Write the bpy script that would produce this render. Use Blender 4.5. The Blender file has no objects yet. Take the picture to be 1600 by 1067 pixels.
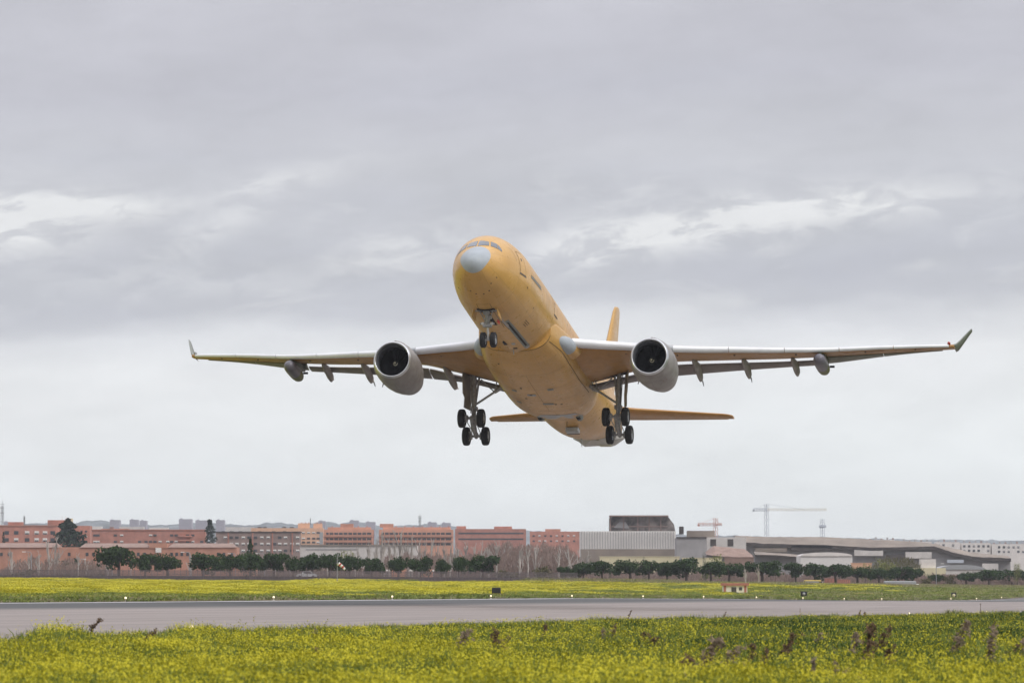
import bpy, bmesh, math, random
import numpy as np
from mathutils import Vector, Matrix, Euler, Quaternion, noise as mnoise
random.seed(7); rng = np.random.default_rng(11)
PI = math.pi; R = math.radians
S = bpy.context.scene; COL = S.collection

# ------------------------------------------------------------------ camera
F = 8202.35                       # focal length in photo pixels (1600 wide)
PITCH = math.atan((925 - 533.5) / F)
CAMZ = 1.6
cam = bpy.data.objects.new('camera', bpy.data.cameras.new('camera')); COL.objects.link(cam)
cam.location = (0, 0, CAMZ); cam.rotation_euler = (PI / 2 + PITCH, 0, 0)
cam.data.sensor_width = 36; cam.data.lens = F / 1600 * 36
cam.data.clip_start = 1; cam.data.clip_end = 60000
cam.data.dof.use_dof = True; cam.data.dof.focus_distance = 372; cam.data.dof.aperture_fstop = 5.0
HAZE = 6.0e-5
S.camera = cam
S.view_settings.view_transform = 'Standard'; S.view_settings.look = 'None'
S.view_settings.exposure = 0.0; S.view_settings.gamma = 1
# ------------------------------------------------------------------ sun
SUN_EL, SUN_AZ = 44, 128          # degrees; azimuth clockwise from +Y, veiled by cloud
sd = bpy.data.lights.new('sun', 'SUN'); sd.energy = 1.5; sd.angle = R(22); sd.color = (1, .96, .9)
sun = bpy.data.objects.new('sun', sd); COL.objects.link(sun)
sdir = Vector((math.sin(R(SUN_AZ)) * math.cos(R(SUN_EL)), math.cos(R(SUN_AZ)) * math.cos(R(SUN_EL)), math.sin(R(SUN_EL))))
sun.rotation_euler = sdir.to_track_quat('Z', 'Y').to_euler(); sun.location = (0, 0, 200)

def srgb(r, g, b):
    f = lambda c: (c / 255) / 12.92 if c / 255 <= .04045 else ((c / 255 + .055) / 1.055) ** 2.4
    return (f(r), f(g), f(b), 1)

# ------------------------------------------------------------------ node helpers
class NT:
    def __init__(s, tree): s.t = tree; s.n = tree.nodes; s.l = tree.links
    def new(s, typ, **kw):
        n = s.n.new(typ)
        for k, v in kw.items(): setattr(n, k, v)
        return n
    def link(s, a, b): s.l.new(a, b)
    def val(s, x, sock):
        if isinstance(x, (int, float)): sock.default_value = x
        elif isinstance(x, (tuple, list)): sock.default_value = x
        else: s.l.new(x, sock)
    def m(s, op, a, b=0.0, c=None, clamp=False):
        n = s.new('ShaderNodeMath', operation=op, use_clamp=clamp)
        s.val(a, n.inputs[0]); s.val(b, n.inputs[1])
        if c is not None: s.val(c, n.inputs[2])
        return n.outputs[0]
    def comb(s, x, y, z):
        n = s.new('ShaderNodeCombineXYZ'); s.val(x, n.inputs[0]); s.val(y, n.inputs[1]); s.val(z, n.inputs[2]); return n.outputs[0]
    def noise(s, vec, scale, detail=4, rough=.55, dist=0.0):
        n = s.new('ShaderNodeTexNoise'); s.val(vec, n.inputs['Vector']); n.inputs['Scale'].default_value = scale
        n.inputs['Detail'].default_value = detail; n.inputs['Roughness'].default_value = rough; n.inputs['Distortion'].default_value = dist
        return n.outputs['Fac']
    def mix(s, f, a, b, blend='MIX'):
        n = s.new('ShaderNodeMix', data_type='RGBA', blend_type=blend)
        s.val(f, n.inputs[0]); s.val(a, n.inputs[6]); s.val(b, n.inputs[7]); return n.outputs[2]
    def ramp(s, f, pts, interp='LINEAR'):
        n = s.new('ShaderNodeValToRGB'); n.color_ramp.interpolation = interp
        e = n.color_ramp.elements
        while len(e) < len(pts): e.new(.5)
        for i, (p, c) in enumerate(pts): e[i].position = p; e[i].color = c if len(c) == 4 else (*c, 1)
        s.val(f, n.inputs[0]); return n.outputs[0]
    def mr(s, x, a, b, c=0.0, d=1.0, smooth=False):
        n = s.new('ShaderNodeMapRange'); s.val(x, n.inputs[0])
        if smooth: n.interpolation_type = 'SMOOTHSTEP'
        for i, v in enumerate((a, b, c, d)): n.inputs[i + 1].default_value = v
        return n.outputs[0]

# ------------------------------------------------------------------ sky: Nishita sky behind a broken deck of low cloud
w = bpy.data.worlds.new('World'); S.world = w; w.use_nodes = True
nt = NT(w.node_tree); nt.n.clear()
out = nt.new('ShaderNodeOutputWorld'); bg = nt.new('ShaderNodeBackground'); nt.link(bg.outputs[0], out.inputs[0])
sky = nt.new('ShaderNodeTexSky', sky_type='NISHITA'); sky.sun_disc = False
sky.sun_elevation = R(SUN_EL); sky.sun_rotation = R(SUN_AZ)
tc = nt.new('ShaderNodeTexCoord'); sp = nt.new('ShaderNodeSeparateXYZ'); nt.link(tc.outputs['Generated'], sp.inputs[0])
az = nt.m('ARCTAN2', sp.outputs[0], sp.outputs[1]); el = nt.m('ARCSINE', sp.outputs[2])
sp_y = lambda: sp.outputs[1]
U = nt.m('MULTIPLY', az, 180 / PI); E = nt.m('MULTIPLY', el, 180 / PI)      # degrees
# cloud banks tilt a little and stretch along the horizon
En = nt.m('ADD', E, nt.m('MULTIPLY', U, -.05))
wob = nt.noise(nt.comb(nt.m('MULTIPLY', U, .35), nt.m('MULTIPLY', E, .9), 3.1), 1.0, 3, .5)
Ew = nt.m('ADD', En, nt.m('MULTIPLY', nt.m('SUBTRACT', wob, .5), 1.0))
base = nt.ramp(nt.mr(Ew, 0, 9), [
    (0.0, srgb(245, 249, 250)), (.13, srgb(243, 247, 249)), (.28, srgb(238, 240, 243)), (.318, srgb(226, 228, 233)),
    (.345, srgb(203, 205, 213)), (.40, srgb(199, 201, 209)), (.53, srgb(205, 206, 213)), (.62, srgb(199, 199, 208)), (1.0, srgb(206, 205, 212))])
n1 = nt.noise(nt.comb(nt.m('MULTIPLY', U, .42), nt.m('MULTIPLY', En, 1.25), 0.0), 1.0, 7, .5, .35)
n2 = nt.noise(nt.comb(nt.m('MULTIPLY', U, 1.5), nt.m('MULTIPLY', En, 4.2), 5.0), 1.0, 8, .56, .5)
def blob(u, e, ru, re, tilt=0.0):
    du = nt.m('SUBTRACT', U, u); de = nt.m('SUBTRACT', nt.m('SUBTRACT', E, e), nt.m('MULTIPLY', du, tilt))
    q = nt.m('ADD', nt.m('POWER', nt.m('ABSOLUTE', nt.m('DIVIDE', du, ru)), 2.0), nt.m('POWER', nt.m('ABSOLUTE', nt.m('DIVIDE', de, re)), 2.0))
    return nt.m('POWER', 2.718, nt.m('MULTIPLY', q, -1.0))
def ue(px, py): return (px - 800) / F * 180 / PI, (925 - py) / F * 180 / PI
br = 0.0
for px, py, rx, ry, tl, g in ((1290, 325, 230, 30, .08, 1.0), (1090, 358, 140, 34, .14, .9), (930, 385, 120, 30, .2, .5), (90, 325, 150, 22, .0, 1.3), (20, 365, 110, 40, 0, 1.1), (620, 395, 110, 30, .25, .55), (900, 385, 100, 40, .1, .5),  (350, 350, 90, 26, .45, .5),
                              (430, 285, 120, 20, .2, .45), (300, 440, 200, 22, 0, .4), (140, 640, 380, 80, 0, .22)):
    u, e = ue(px, py); b = blob(u, e, rx / F * 180 / PI, ry / F * 180 / PI, tl)
    b = nt.m('MULTIPLY', b, g); br = nt.m('ADD', br, b)
pat = nt.mr(n2, .38, .58, 0, 1, True)
brm = nt.m('MULTIPLY', br, nt.m('ADD', nt.m('MULTIPLY', pat, .8), .2), clamp=True)
n3 = nt.noise(nt.comb(nt.m('MULTIPLY', U, .75), nt.m('MULTIPLY', En, 2.3), 9.0), 1.0, 9, .58, .6)
band = nt.m('MULTIPLY', nt.mr(E, 2.7, 3.3, 0, 1, True), nt.mr(E, 4.2, 5.0, 1, .0, True))
brm = nt.m('ADD', brm, nt.m('MULTIPLY', nt.m('MULTIPLY', nt.mr(n3, .52, .72, 0, 1, True), band), .35), clamp=True)
c1 = nt.mix(nt.m('MULTIPLY', brm, .95), base, srgb(238, 239, 241))
dk = 0.0
for px, py, rx, ry, tl, g in ((360, 420, 330, 36, 0, .8), (1300, 420, 320, 40, .08, .8), (700, 300, 260, 30, .1, .4), (900, 130, 500, 40, .05, .35), (250, 250, 200, 22, .0, .4), (150, 490, 220, 18, 0, .45)):
    u, e = ue(px, py); b = blob(u, e, rx / F * 180 / PI, ry / F * 180 / PI, tl)
    dk = nt.m('ADD', dk, nt.m('MULTIPLY', b, g))
c1 = nt.mix(nt.m('MULTIPLY', nt.m('MULTIPLY', dk, nt.mr(n1, .35, .6)), .75, clamp=True), c1, srgb(186, 188, 199))
k = nt.m('ADD', nt.mr(n1, .3, .7, .945, 1.05), nt.mr(n2, .3, .7, -.022, .022))
c1 = nt.mix(1.0, c1, nt.comb(k, k, k), 'MULTIPLY')
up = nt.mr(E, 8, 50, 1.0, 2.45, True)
up = nt.m('MULTIPLY', up, nt.mr(sp_y(), -.55, .25, .72, 1.0, True))      # unseen sky behind the camera dimmed to keep the aircraft's front darker                              # an overcast sky grows brighter overhead
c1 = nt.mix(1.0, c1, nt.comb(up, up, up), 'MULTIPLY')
skc = nt.mix(1.0, sky.outputs[0], (.1, .1, .1, 1), 'MULTIPLY')
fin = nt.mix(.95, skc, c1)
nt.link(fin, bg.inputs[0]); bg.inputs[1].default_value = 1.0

# ------------------------------------------------------------------ mesh helpers
class MB:
    def __init__(s): s.v = []; s.f = []; s.mi = []; s.sm = []
    def add(s, vs, fs, mi=0, sm=False):
        o = len(s.v); s.v += [tuple(v) for v in vs]
        for f in fs: s.f.append(tuple(o + i for i in f)); s.mi.append(mi); s.sm.append(sm)
        return s
    def box(s, c, d, mi=0, M=None):
        x, y, z = d[0] / 2, d[1] / 2, d[2] / 2
        vs = [Vector((a * x, b * y, e * z)) for e in (-1, 1) for b in (-1, 1) for a in (-1, 1)]
        vs = [(M @ v if M else v) + Vector(c) for v in vs]
        return s.add(vs, [(0, 2, 3, 1), (4, 5, 7, 6), (0, 1, 5, 4), (2, 6, 7, 3), (0, 4, 6, 2), (1, 3, 7, 5)], mi)
    def loft(s, rings, cap0=False, cap1=False, mi=0, sm=True, closed=True):
        n = len(rings[0]); vs = [p for r in rings for p in r]; fs = []
        for i in range(len(rings) - 1):
            for j in range(n if closed else n - 1):
                a = i * n + j; b = i * n + (j + 1) % n; fs.append((a, b, b + n, a + n))
        s.add(vs, fs, mi, sm)
        if cap0: s.add(rings[0], [tuple(reversed(range(n)))], mi)
        if cap1: s.add(rings[-1], [tuple(range(n))], mi)
        return s
    def tube(s, pts, rad, n=8, mi=0, caps=True, sm=True):
        pts = [Vector(p) for p in pts]
        if not isinstance(rad, (list, tuple)): rad = [rad] * len(pts)
        rings = []; prev = None
        for i, p in enumerate(pts):
            d = (pts[min(i + 1, len(pts) - 1)] - pts[max(i - 1, 0)]).normalized()
            if prev is None: a = d.orthogonal().normalized()
            else: a = (prev - d * prev.dot(d)).normalized()
            prev = a; b = d.cross(a)
            rings.append([p + (a * math.cos(2 * PI * k / n) + b * math.sin(2 * PI * k / n)) * rad[i] for k in range(n)])
        return s.loft(rings, caps, caps, mi, sm)
    def lathe(s, prof, n=32, axis='Y', c=(0, 0, 0), mi=0, sm=True):
        rings = []
        for a, r in prof:
            ring = []
            for k in range(n):
                t = 2 * PI * k / n; u, v = r * math.cos(t), r * math.sin(t)
                p = {'X': (a, u, v), 'Y': (u, a, v), 'Z': (u, v, a)}[axis]
                ring.append((p[0] + c[0], p[1] + c[1], p[2] + c[2]))
            rings.append(ring)
        return s.loft(rings, mi=mi, sm=sm)
    def disc(s, c, r, n=24, axis='Y', mi=0):
        ring = []
        for k in range(n):
            t = 2 * PI * k / n; u, v = r * math.cos(t), r * math.sin(t)
            p = {'X': (0, u, v), 'Y': (u, 0, v), 'Z': (u, v, 0)}[axis]; ring.append(Vector(p) + Vector(c))
        return s.add(ring, [tuple(range(n))], mi)
    def mesh(s, name, mats):
        me = bpy.data.meshes.new(name); me.from_pydata(s.v, [], s.f)
        if not isinstance(mats, (list, tuple)): mats = [mats]
        for m_ in mats: me.materials.append(m_)
        me.polygons.foreach_set('material_index', s.mi); me.polygons.foreach_set('use_smooth', s.sm)
        bm = bmesh.new(); bm.from_mesh(me); bmesh.ops.recalc_face_normals(bm, faces=bm.faces); bm.to_mesh(me); bm.free()
        me.update(); return me
    def obj(s, name, mats, parent=None, loc=(0, 0, 0), rz=0):
        o = bpy.data.objects.new(name, s.mesh(name, mats)); COL.objects.link(o)
        o.location = loc; o.rotation_euler = (0, 0, rz)
        if parent: o.parent = parent
        return o
def tag(o, label=None, cat=None, group=None, kind=None):
    if label: o['label'] = label
    if cat: o['category'] = cat
    if group: o['group'] = group
    if kind: o['kind'] = kind
    return o
def empty(name, loc, rz=0):
    o = bpy.data.objects.new(name, None); COL.objects.link(o); o.location = loc; o.rotation_euler = (0, 0, rz); o.empty_display_size = .5
    return o
def dup(o, parent=None, label=None):
    c = o.copy(); COL.objects.link(c)
    if parent: c.parent = parent
    for ch in list(o.children): dup(ch, c)
    if label: c['label'] = label
    return c
def lerp(a, b, t): return a + (b - a) * t
def itp(x, xs, ys): return float(np.interp(x, xs, ys))

def mat(name, col, rough=.6, metal=0.0, var=.12, scale=3.0, bump=0.0, bscale=20, spec=.5, col2=None, coat=0.0, stretch=(1, 1, 1), coord='Object', emit=None):
    m_ = bpy.data.materials.new(name); m_.use_nodes = True; q = NT(m_.node_tree)
    b = q.n['Principled BSDF']; b.inputs['Roughness'].default_value = rough; b.inputs['Metallic'].default_value = metal
    b.inputs['Specular IOR Level'].default_value = spec; b.inputs['Coat Weight'].default_value = coat
    t = q.new('ShaderNodeTexCoord'); mp = q.new('ShaderNodeMapping'); q.link(t.outputs[coord], mp.inputs[0]); mp.inputs['Scale'].default_value = stretch
    if len(col) == 3: col = (*col, 1)
    c2 = col2 if col2 else tuple(min(1, c * (1 + 2 * var)) for c in col[:3]) + (1,)
    if len(c2) == 3: c2 = (*c2, 1)
    c1 = col if col2 else tuple(c * (1 - 1.2 * var) for c in col[:3]) + (1,)
    nz = q.noise(mp.outputs[0], scale, 6, .6)
    q.link(q.mix(q.mr(nz, .3, .7, 0, 1), c1, c2), b.inputs['Base Color'])
    if bump:
        bn = q.new('ShaderNodeBump'); bn.inputs['Strength'].default_value = bump; q.link(q.noise(mp.outputs[0], bscale, 4), bn.inputs['Height']); q.link(bn.outputs[0], b.inputs['Normal'])
    if emit:
        b.inputs['Emission Color'].default_value = (*emit[:3], 1); b.inputs['Emission Strength'].default_value = emit[3]
    m_['nt'] = 1
    return m_

# ================================================================== LAND
TH = math.atan((2435 - 800) / F)                      # runway direction, right of the view axis
DX, DY = math.sin(TH), math.cos(TH)                   # along the runway (t)
PX, PY = -math.cos(TH), math.sin(TH)                  # across, away from the camera (p)
def world_xy(p, t): return (t * DX + p * PX, t * DY + p * PY)
def pt(x, y): return (x * PX + y * PY, x * DX + y * DY)
P_NEAR, P_FAR = 40.1, 103.1
T_N = [-400, 150, 380, 700, 1200, 4000]; D_N = [1.3, 1.285, 1.56, 1.75, 1.9, 1.9]
T_F = [-400, 360, 540, 665, 790, 885, 1300, 4000]; D_F = [.75, .70, .62, .84, 1.27, 1.42, 1.5, 1.5]
def smooth(t): t = max(0, min(1, t)); return t * t * (3 - 2 * t)
A_ = [-.35, -.0976, -.05, 0, .05, .0976, .35]
def far_z(a):   return itp(a, A_, [1000, 1000, 1010, 1030, 1130, 1330, 1500])       # where the open field ends
def far_h(a, Z):
    py = itp(a, A_, [905, 905, 906.5, 908.5, 912, 917, 919]); return (925 - py) * Z / F
def H(x, y):                                          # ground height relative to the lens
    p, t = pt(x, y)
    hn = -itp(t, T_N, D_N); hf = -itp(t, T_F, D_F)
    if p <= P_NEAR:
        k = smooth((P_NEAR - 1 - p) / 25); h = lerp(hn, min(hn - .12, -1.55), k)
        if p < -60: h -= min(.6, (-60 - p) * .004)
        return h
    if p <= P_FAR: return lerp(hn, hf, (p - P_NEAR) / (P_FAR - P_NEAR))
    Z = math.hypot(x, y) if y <= 0 else y
    a = max(-.35, min(.35, x / max(y, 1.0))) if y > 0 else (.35 if x > 0 else -.35)
    zf = far_z(a)
    # the point on the far edge along the same line of sight
    den = (a * PX + PY)
    z103 = min(P_FAR / den, 960) if den > .02 else 960
    if y <= 0: return hf
    if y < zf:
        s_ = (y - z103) / max(60, zf - z103); return lerp(hf, far_h(a, zf), max(0, min(1, s_)) ** 1.25)
    hb = far_h(a, zf)
    return hb + (y - zf) * itp(y, [1000, 1400, 2500, 6000, 15000], [.001, .0022, .0045, .006, .006])
def gz(x, y): return CAMZ + H(x, y)
def pix(px, py, Z):                                    # the place Z metres away seen at a spot of the photo
    x = (px - 800) / F * Z; z = -(py - 533.5) / F * Z; c, s_ = math.cos(PITCH), math.sin(PITCH)
    return Vector((x, Z * c - z * s_, Z * s_ + z * c + CAMZ))
def gpt(px, Z):
    v = pix(px, 925, Z); return Vector((v.x, v.y, gz(v.x, v.y)))

def sheet(name, ps, ts, dz, m_, sink=None, crown=None):
    vs = []; fs = []; n = len(ps)
    for t in ts:
        for p in ps:
            x, y = world_xy(p, t); z = gz(x, y) + dz
            vs.append((x, y, z))
    for i in range(len(ts) - 1):
        for j in range(n - 1): a = i * n + j; fs.append((a, a + 1, a + 1 + n, a + n))
    me = bpy.data.meshes.new(name); me.from_pydata(vs, [], fs); me.materials.append(m_)
    me.polygons.foreach_set('use_smooth', [True] * len(fs)); me.update()
    if me.polygons[0].normal.z < 0: me.flip_normals()
    o = bpy.data.objects.new(name, me); COL.objects.link(o); return o
TS = [-2400, -1600, -1000, -600] + list(range(-400, 0, 50)) + list(range(0, 1500, 10)) + list(range(1500, 3000, 60)) + [3000 * 1.1185 ** k for k in range(9)]
PSM = [-2600, -1200, -600, -300, -150, -80, -40, -20, -8, 0, 6, 12, 18, 24, 28, 32, 35, 38, 39.1, P_NEAR, 55, 71.5, 87, P_FAR, 104, 106, 110, 118] + list(range(128, 480, 12)) + [480 * 1.128 ** k for k in range(15)]

def ptcoords(q):        # (p, t) in metres from world position
    g = q.new('ShaderNodeNewGeometry'); s_ = q.new('ShaderNodeSeparateXYZ'); q.link(g.outputs['Position'], s_.inputs[0])
    p = q.m('ADD', q.m('MULTIPLY', s_.outputs[0], PX), q.m('MULTIPLY', s_.outputs[1], PY))
    t = q.m('ADD', q.m('MULTIPLY', s_.outputs[0], DX), q.m('MULTIPLY', s_.outputs[1], DY))
    return g, s_, p, t
# ground: flowering grass near the runway, scrubby earth beyond the fence
gm = bpy.data.materials.new('meadow_ground'); gm.use_nodes = True; q = NT(gm.node_tree); b = q.n['Principled BSDF']; b.inputs['Roughness'].default_value = .95; b.inputs['Specular IOR Level'].default_value = .1
g, s_, p, t = ptcoords(q)
pos = g.outputs['Position']
mp = q.new('ShaderNodeMapping'); q.link(pos, mp.inputs[0]); mp.inputs['Scale'].default_value = (1, .25, 1)
na = q.noise(mp.outputs[0], .11, 5, .6); nb = q.noise(mp.outputs[0], .9, 6, .7); nc = q.noise(mp.outputs[0], .035, 4, .5)
green = q.mix(nb, (.10, .13, .02, 1), (.22, .25, .04, 1)); yel = q.mix(nb, (.36, .34, .02, 1), (.60, .54, .03, 1))
ycol = q.mix(q.mr(na, .36, .56), green, yel)
brown = q.mix(nb, (.075, .055, .04, 1), (.17, .13, .095, 1))
edge = q.m('ADD', p, q.m('MULTIPLY', q.m('SUBTRACT', nb, .5), 6.0))
near = q.mix(q.mr(edge, 33, 38), q.mix(nb, (.03, .045, .01, 1), (.10, .12, .02, 1)), brown)
col = q.mix(q.m('GREATER_THAN', p, 70.0), near, q.mix(q.mr(edge, 104.5, 117), brown, ycol))
# the yellow thins to the right, and ends at the fence
ang = q.m('DIVIDE', s_.outputs[0], s_.outputs[1])
dist = q.m('ADD', s_.outputs[1], q.m('MULTIPLY', q.m('SUBTRACT', nc, .5), 90.0))
lim = q.m('ADD', 975.0, q.m('MAXIMUM', q.m('MULTIPLY', ang, 3200.0), q.m('MULTIPLY', ang, 150.0)))
col = q.mix(q.mr(q.m('SUBTRACT', dist, lim), -25, 40), col, brown)
b_ = col; q.link(b_, b.inputs['Base Color'])
bn = q.new('ShaderNodeBump'); bn.inputs['Strength'].default_value = .6; bn.inputs['Distance'].default_value = .3; q.link(nb, bn.inputs['Height']); q.link(bn.outputs[0], b.inputs['Normal'])
tag(sheet('ground', PSM, TS, 0, gm), kind='structure')
# runway surface
rm = bpy.data.materials.new('runway_concrete'); rm.use_nodes = True; q = NT(rm.node_tree); b = q.n['Principled BSDF']; b.inputs['Roughness'].default_value = .85; b.inputs['Specular IOR Level'].default_value = .25
g, s_, p, t = ptcoords(q)
v1 = q.comb(q.m('MULTIPLY', p, .35), q.m('MULTIPLY', t, .012), 0.0); v2 = q.comb(q.m('MULTIPLY', p, 1.6), q.m('MULTIPLY', t, .03), 2.0)
n1_ = q.noise(v1, 1.0, 5, .6); n2_ = q.noise(v2, 1.0, 6, .65)
light = q.mix(q.mr(n1_, .3, .7), (.235, .202, .182, 1), (.325, .285, .26, 1))
light = q.mix(q.mr(n2_, .42, .70, 0, .62), light, (.17, .155, .15, 1))
darkc = q.mix(n2_, (.07, .073, .07, 1), (.10, .10, .098, 1))
pn = q.m('ADD', p, q.m('MULTIPLY', q.m('SUBTRACT', n1_, .5), 5.0))
f_ = q.m('MULTIPLY', q.mr(pn, 80, 88), q.mr(pn, 101.5, 103, 1, .7)); col = q.mix(f_, light, darkc)
joint = q.m('LESS_THAN', q.m('PINGPONG', t, 3.75), .05); col = q.mix(q.m('MULTIPLY', joint, .4), col, (.1, .1, .1, 1))
jp = q.m('LESS_THAN', q.m('PINGPONG', p, 3.75), .07); col = q.mix(q.m('MULTIPLY', jp, .45), col, (.1, .1, .1, 1))
q.link(col, b.inputs['Base Color'])
tag(sheet('runway', [38.2, P_NEAR, 55, 71.5, 87, P_FAR, 104], [x for x in TS if -400 <= x <= 2600], .004, rm), kind='structure')
lm = mat('white_line_paint', (.72, .72, .7), .6, var=.1, scale=.6)
tag(sheet('edge_line', [41.2, 42.1], [x for x in TS if 240 <= x <= 2600], .008, lm), kind='structure')
tag(sheet('edge_line', [101.0, 101.9], [x for x in TS if -400 <= x <= 2600], .008, lm), kind='structure')
# far wooded ridge
rid = [(-400, 822), (-100, 820), (0, 820), (40, 818), (60, 817), (110, 818), (130, 814), (160, 813), (185, 818), (260, 820), (300, 817), (330, 816), (380, 820), (400, 819), (420, 816), (440, 816), (460, 819), (500, 816), (515, 815), (530, 818), (545, 816), (560, 815), (580, 817), (590, 821), (650, 820), (670, 818), (700, 819), (720, 826), (900, 831), (1200, 838), (1400, 842), (1600, 844), (2000, 845)]
vs = []; fs = []; xs = np.arange(-400, 2001, 2.0)
for i, px in enumerate(xs):
    top = itp(px, [r[0] for r in rid], [r[1] for r in rid]) - 1.6 * mnoise.fractal((px * .09, 3.3, 0), 1, 2, 4) - .8 * mnoise.noise((px * .5, 0, 0))
    a0 = pix(px, 900, 5600); a1 = pix(px, top + 6, 6000); a2 = pix(px, top, 6300); a3 = pix(px, top + 3, 6900); a4 = pix(px, 905, 7600)
    vs += [(a0.x, a0.y, a0.z - 25), a1, a2, a3, (a4.x, a4.y, a4.z - 25)]
for i in range(len(xs) - 1):
    for j in range(4): a = i * 5 + j; fs.append((a, a + 5, a + 6, a + 1))
hb = MB(); hb.add(vs, fs, 0, True)
tag(hb.obj('hills', mat('wooded_ridge', (.13, .145, .15), .95, var=.5, scale=.02)), kind='structure')

# ================================================================== AIRLINER (local x = its left wing, y = aft from the nose, z = up)
def primer(name, c_lo, c_hi, rough=.34, lines=True, scale=.55, coat=.25, grime=.35, panels=False):
    m_ = bpy.data.materials.new(name); m_.use_nodes = True; q = NT(m_.node_tree); b = q.n['Principled BSDF']
    t = q.new('ShaderNodeTexCoord'); v = t.outputs['Object']; s_ = q.new('ShaderNodeSeparateXYZ'); q.link(v, s_.inputs[0])
    n_ = q.noise(v, scale, 6, .62, .4)
    mp = q.new('ShaderNodeMapping'); q.link(v, mp.inputs[0]); mp.inputs['Scale'].default_value = (2.2, .35, 2.2)
    st = q.noise(mp.outputs[0], 1.3, 5, .6)
    c = q.mix(q.mr(n_, .32, .68), c_lo, c_hi)
    c = q.mix(q.mr(st, .5, .8, 0, grime), c, tuple(x * .55 for x in c_lo[:3]) + (1,))
    if lines:
        l1 = q.m('LESS_THAN', q.m('PINGPONG', q.m('ADD', s_.outputs[1], .4), 2.65), .022)
        c = q.mix(q.m('MULTIPLY', l1, .35), c, tuple(x * .35 for x in c_lo[:3]) + (1,))
    if panels:
        an = q.m('ARCTAN2', s_.outputs[0], s_.outputs[2]); ka = q.m('FLOOR', q.m('MULTIPLY', an, 2.2)); ks = q.m('FLOOR', q.m('DIVIDE', q.m('ADD', s_.outputs[1], .4), 2.65))
        wn = q.new('ShaderNodeTexWhiteNoise', noise_dimensions='2D'); q.link(q.comb(ka, ks, 0.0), wn.inputs['Vector']); kk = q.mr(wn.outputs['Value'], 0, 1, .93, 1.06)
        c = q.mix(1.0, c, q.comb(kk, kk, kk), 'MULTIPLY'); fr = q.m('PINGPONG', q.m('MULTIPLY', an, 2.2), .5); rad = q.m('SQRT', q.m('ADD', q.m('POWER', s_.outputs[0], 2.0), q.m('POWER', s_.outputs[2], 2.0)))
        c = q.mix(q.m('MULTIPLY', q.m('LESS_THAN', q.m('MULTIPLY', fr, rad), .03), .28), c, tuple(x * .35 for x in c_lo[:3]) + (1,))
    q.link(c, b.inputs['Base Color'])
    rr = q.mr(q.noise(v, 1.7, 5, .6), .3, .7, rough - .06, rough + .12); q.link(rr, b.inputs['Roughness'])
    b.inputs['Specular IOR Level'].default_value = .32; b.inputs['Coat Weight'].default_value = coat; b.inputs['Coat Roughness'].default_value = .12
    bn = q.new('ShaderNodeBump'); bn.inputs['Strength'].default_value = .16; bn.inputs['Distance'].default_value = .06
    q.link(q.noise(v, 1.1, 3, .5), bn.inputs['Height']); q.link(bn.outputs[0], b.inputs['Normal']); return m_
M_PRIM = primer('yellow_primer', (.56, .32, .085, 1), (.63, .375, .112, 1), rough=.30, coat=.10, grime=.16, panels=True)
M_WING = primer('orange_primer', (.36, .185, .045, 1), (.45, .24, .068, 1), .45, lines=False, coat=.1)
M_SLAT = mat('bare_slat_metal', (.74, .76, .78), .32, 0, var=.05, scale=.8, spec=.6)
M_FLAP = mat('grey_flap_primer', (.19, .165, .155), .5, var=.12, scale=1.2)
M_CANOE = mat('grey_fairing_primer', (.27, .25, .23), .5, var=.12, scale=1.5)
M_AIL = mat('aileron_primer', (.20, .20, .165), .5, var=.15, scale=.7)
M_NAC = primer('nacelle_grey', (.24, .225, .215, 1), (.32, .305, .29, 1), .42, lines=False, scale=1.4, coat=.1, grime=.25)
M_LIP = mat('intake_lip_metal', (.62, .64, .66), .28, .75, var=.06, scale=2)
M_DUCT = mat('intake_duct_liner', (.10, .105, .12), .45, var=.15, scale=3)
M_FAN = mat('fan_blade_titanium', (.03, .03, .034), .6, 0.0, var=.2, scale=4)
M_RADOME = mat('radome_grey', (.36, .40, .43), .55, var=.05, scale=2, coat=0)
M_GREYP = mat('light_grey_panel', (.38, .40, .41), .45, var=.08, scale=2)
M_DARK = mat('dark_recess', (.012, .012, .014), .7, var=.2)
M_SLOT = mat('slot_frame_grey', (.21, .235, .215), .5, var=.1, scale=3)
M_GLASS = mat('cockpit_glass', (.045, .06, .075), .10, var=.25, scale=1.2, spec=.9, coat=.6)
M_SEAL = mat('window_seal', (.10, .08, .06), .5)
M_STRUT = mat('gear_strut_grey', (.27, .27, .265), .4, .1, var=.3, scale=7)
M_CHROME = mat('polished_oleo', (.75, .75, .76), .15, .9, var=.05)
M_WHITEG = mat('gear_white_paint', (.62, .62, .60), .4, var=.12, scale=8)
M_TYRE = mat('tyre_rubber', (.014, .014, .016), .8, var=.25, scale=6)
M_RIM = mat('wheel_rim_metal', (.36, .37, .38), .4, .5, var=.2, scale=9)
M_RED = mat('red_tag', (.42, .05, .03), .6)
M_POD1 = mat('pod_grey', (.135, .128, .15), .38, var=.12, scale=2.5, coat=.1)
M_POD2 = mat('pod_olive', (.14, .15, .04), .5, var=.15, scale=3)
M_POD3 = mat('pylon_dark_olive', (.075, .085, .05), .5, var=.3, scale=1.6)
M_WLET = mat('winglet_grey_green', (.23, .25, .215), .45, var=.1, scale=1)
M_TAILG = mat('tail_fairing_grey', (.46, .46, .43), .5, var=.08, scale=1)
M_LINE = mat('panel_gap_dark', (.10, .055, .02), .7)
M_CREAM = mat('spinner_cream', (.78, .72, .52), .5)

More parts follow.
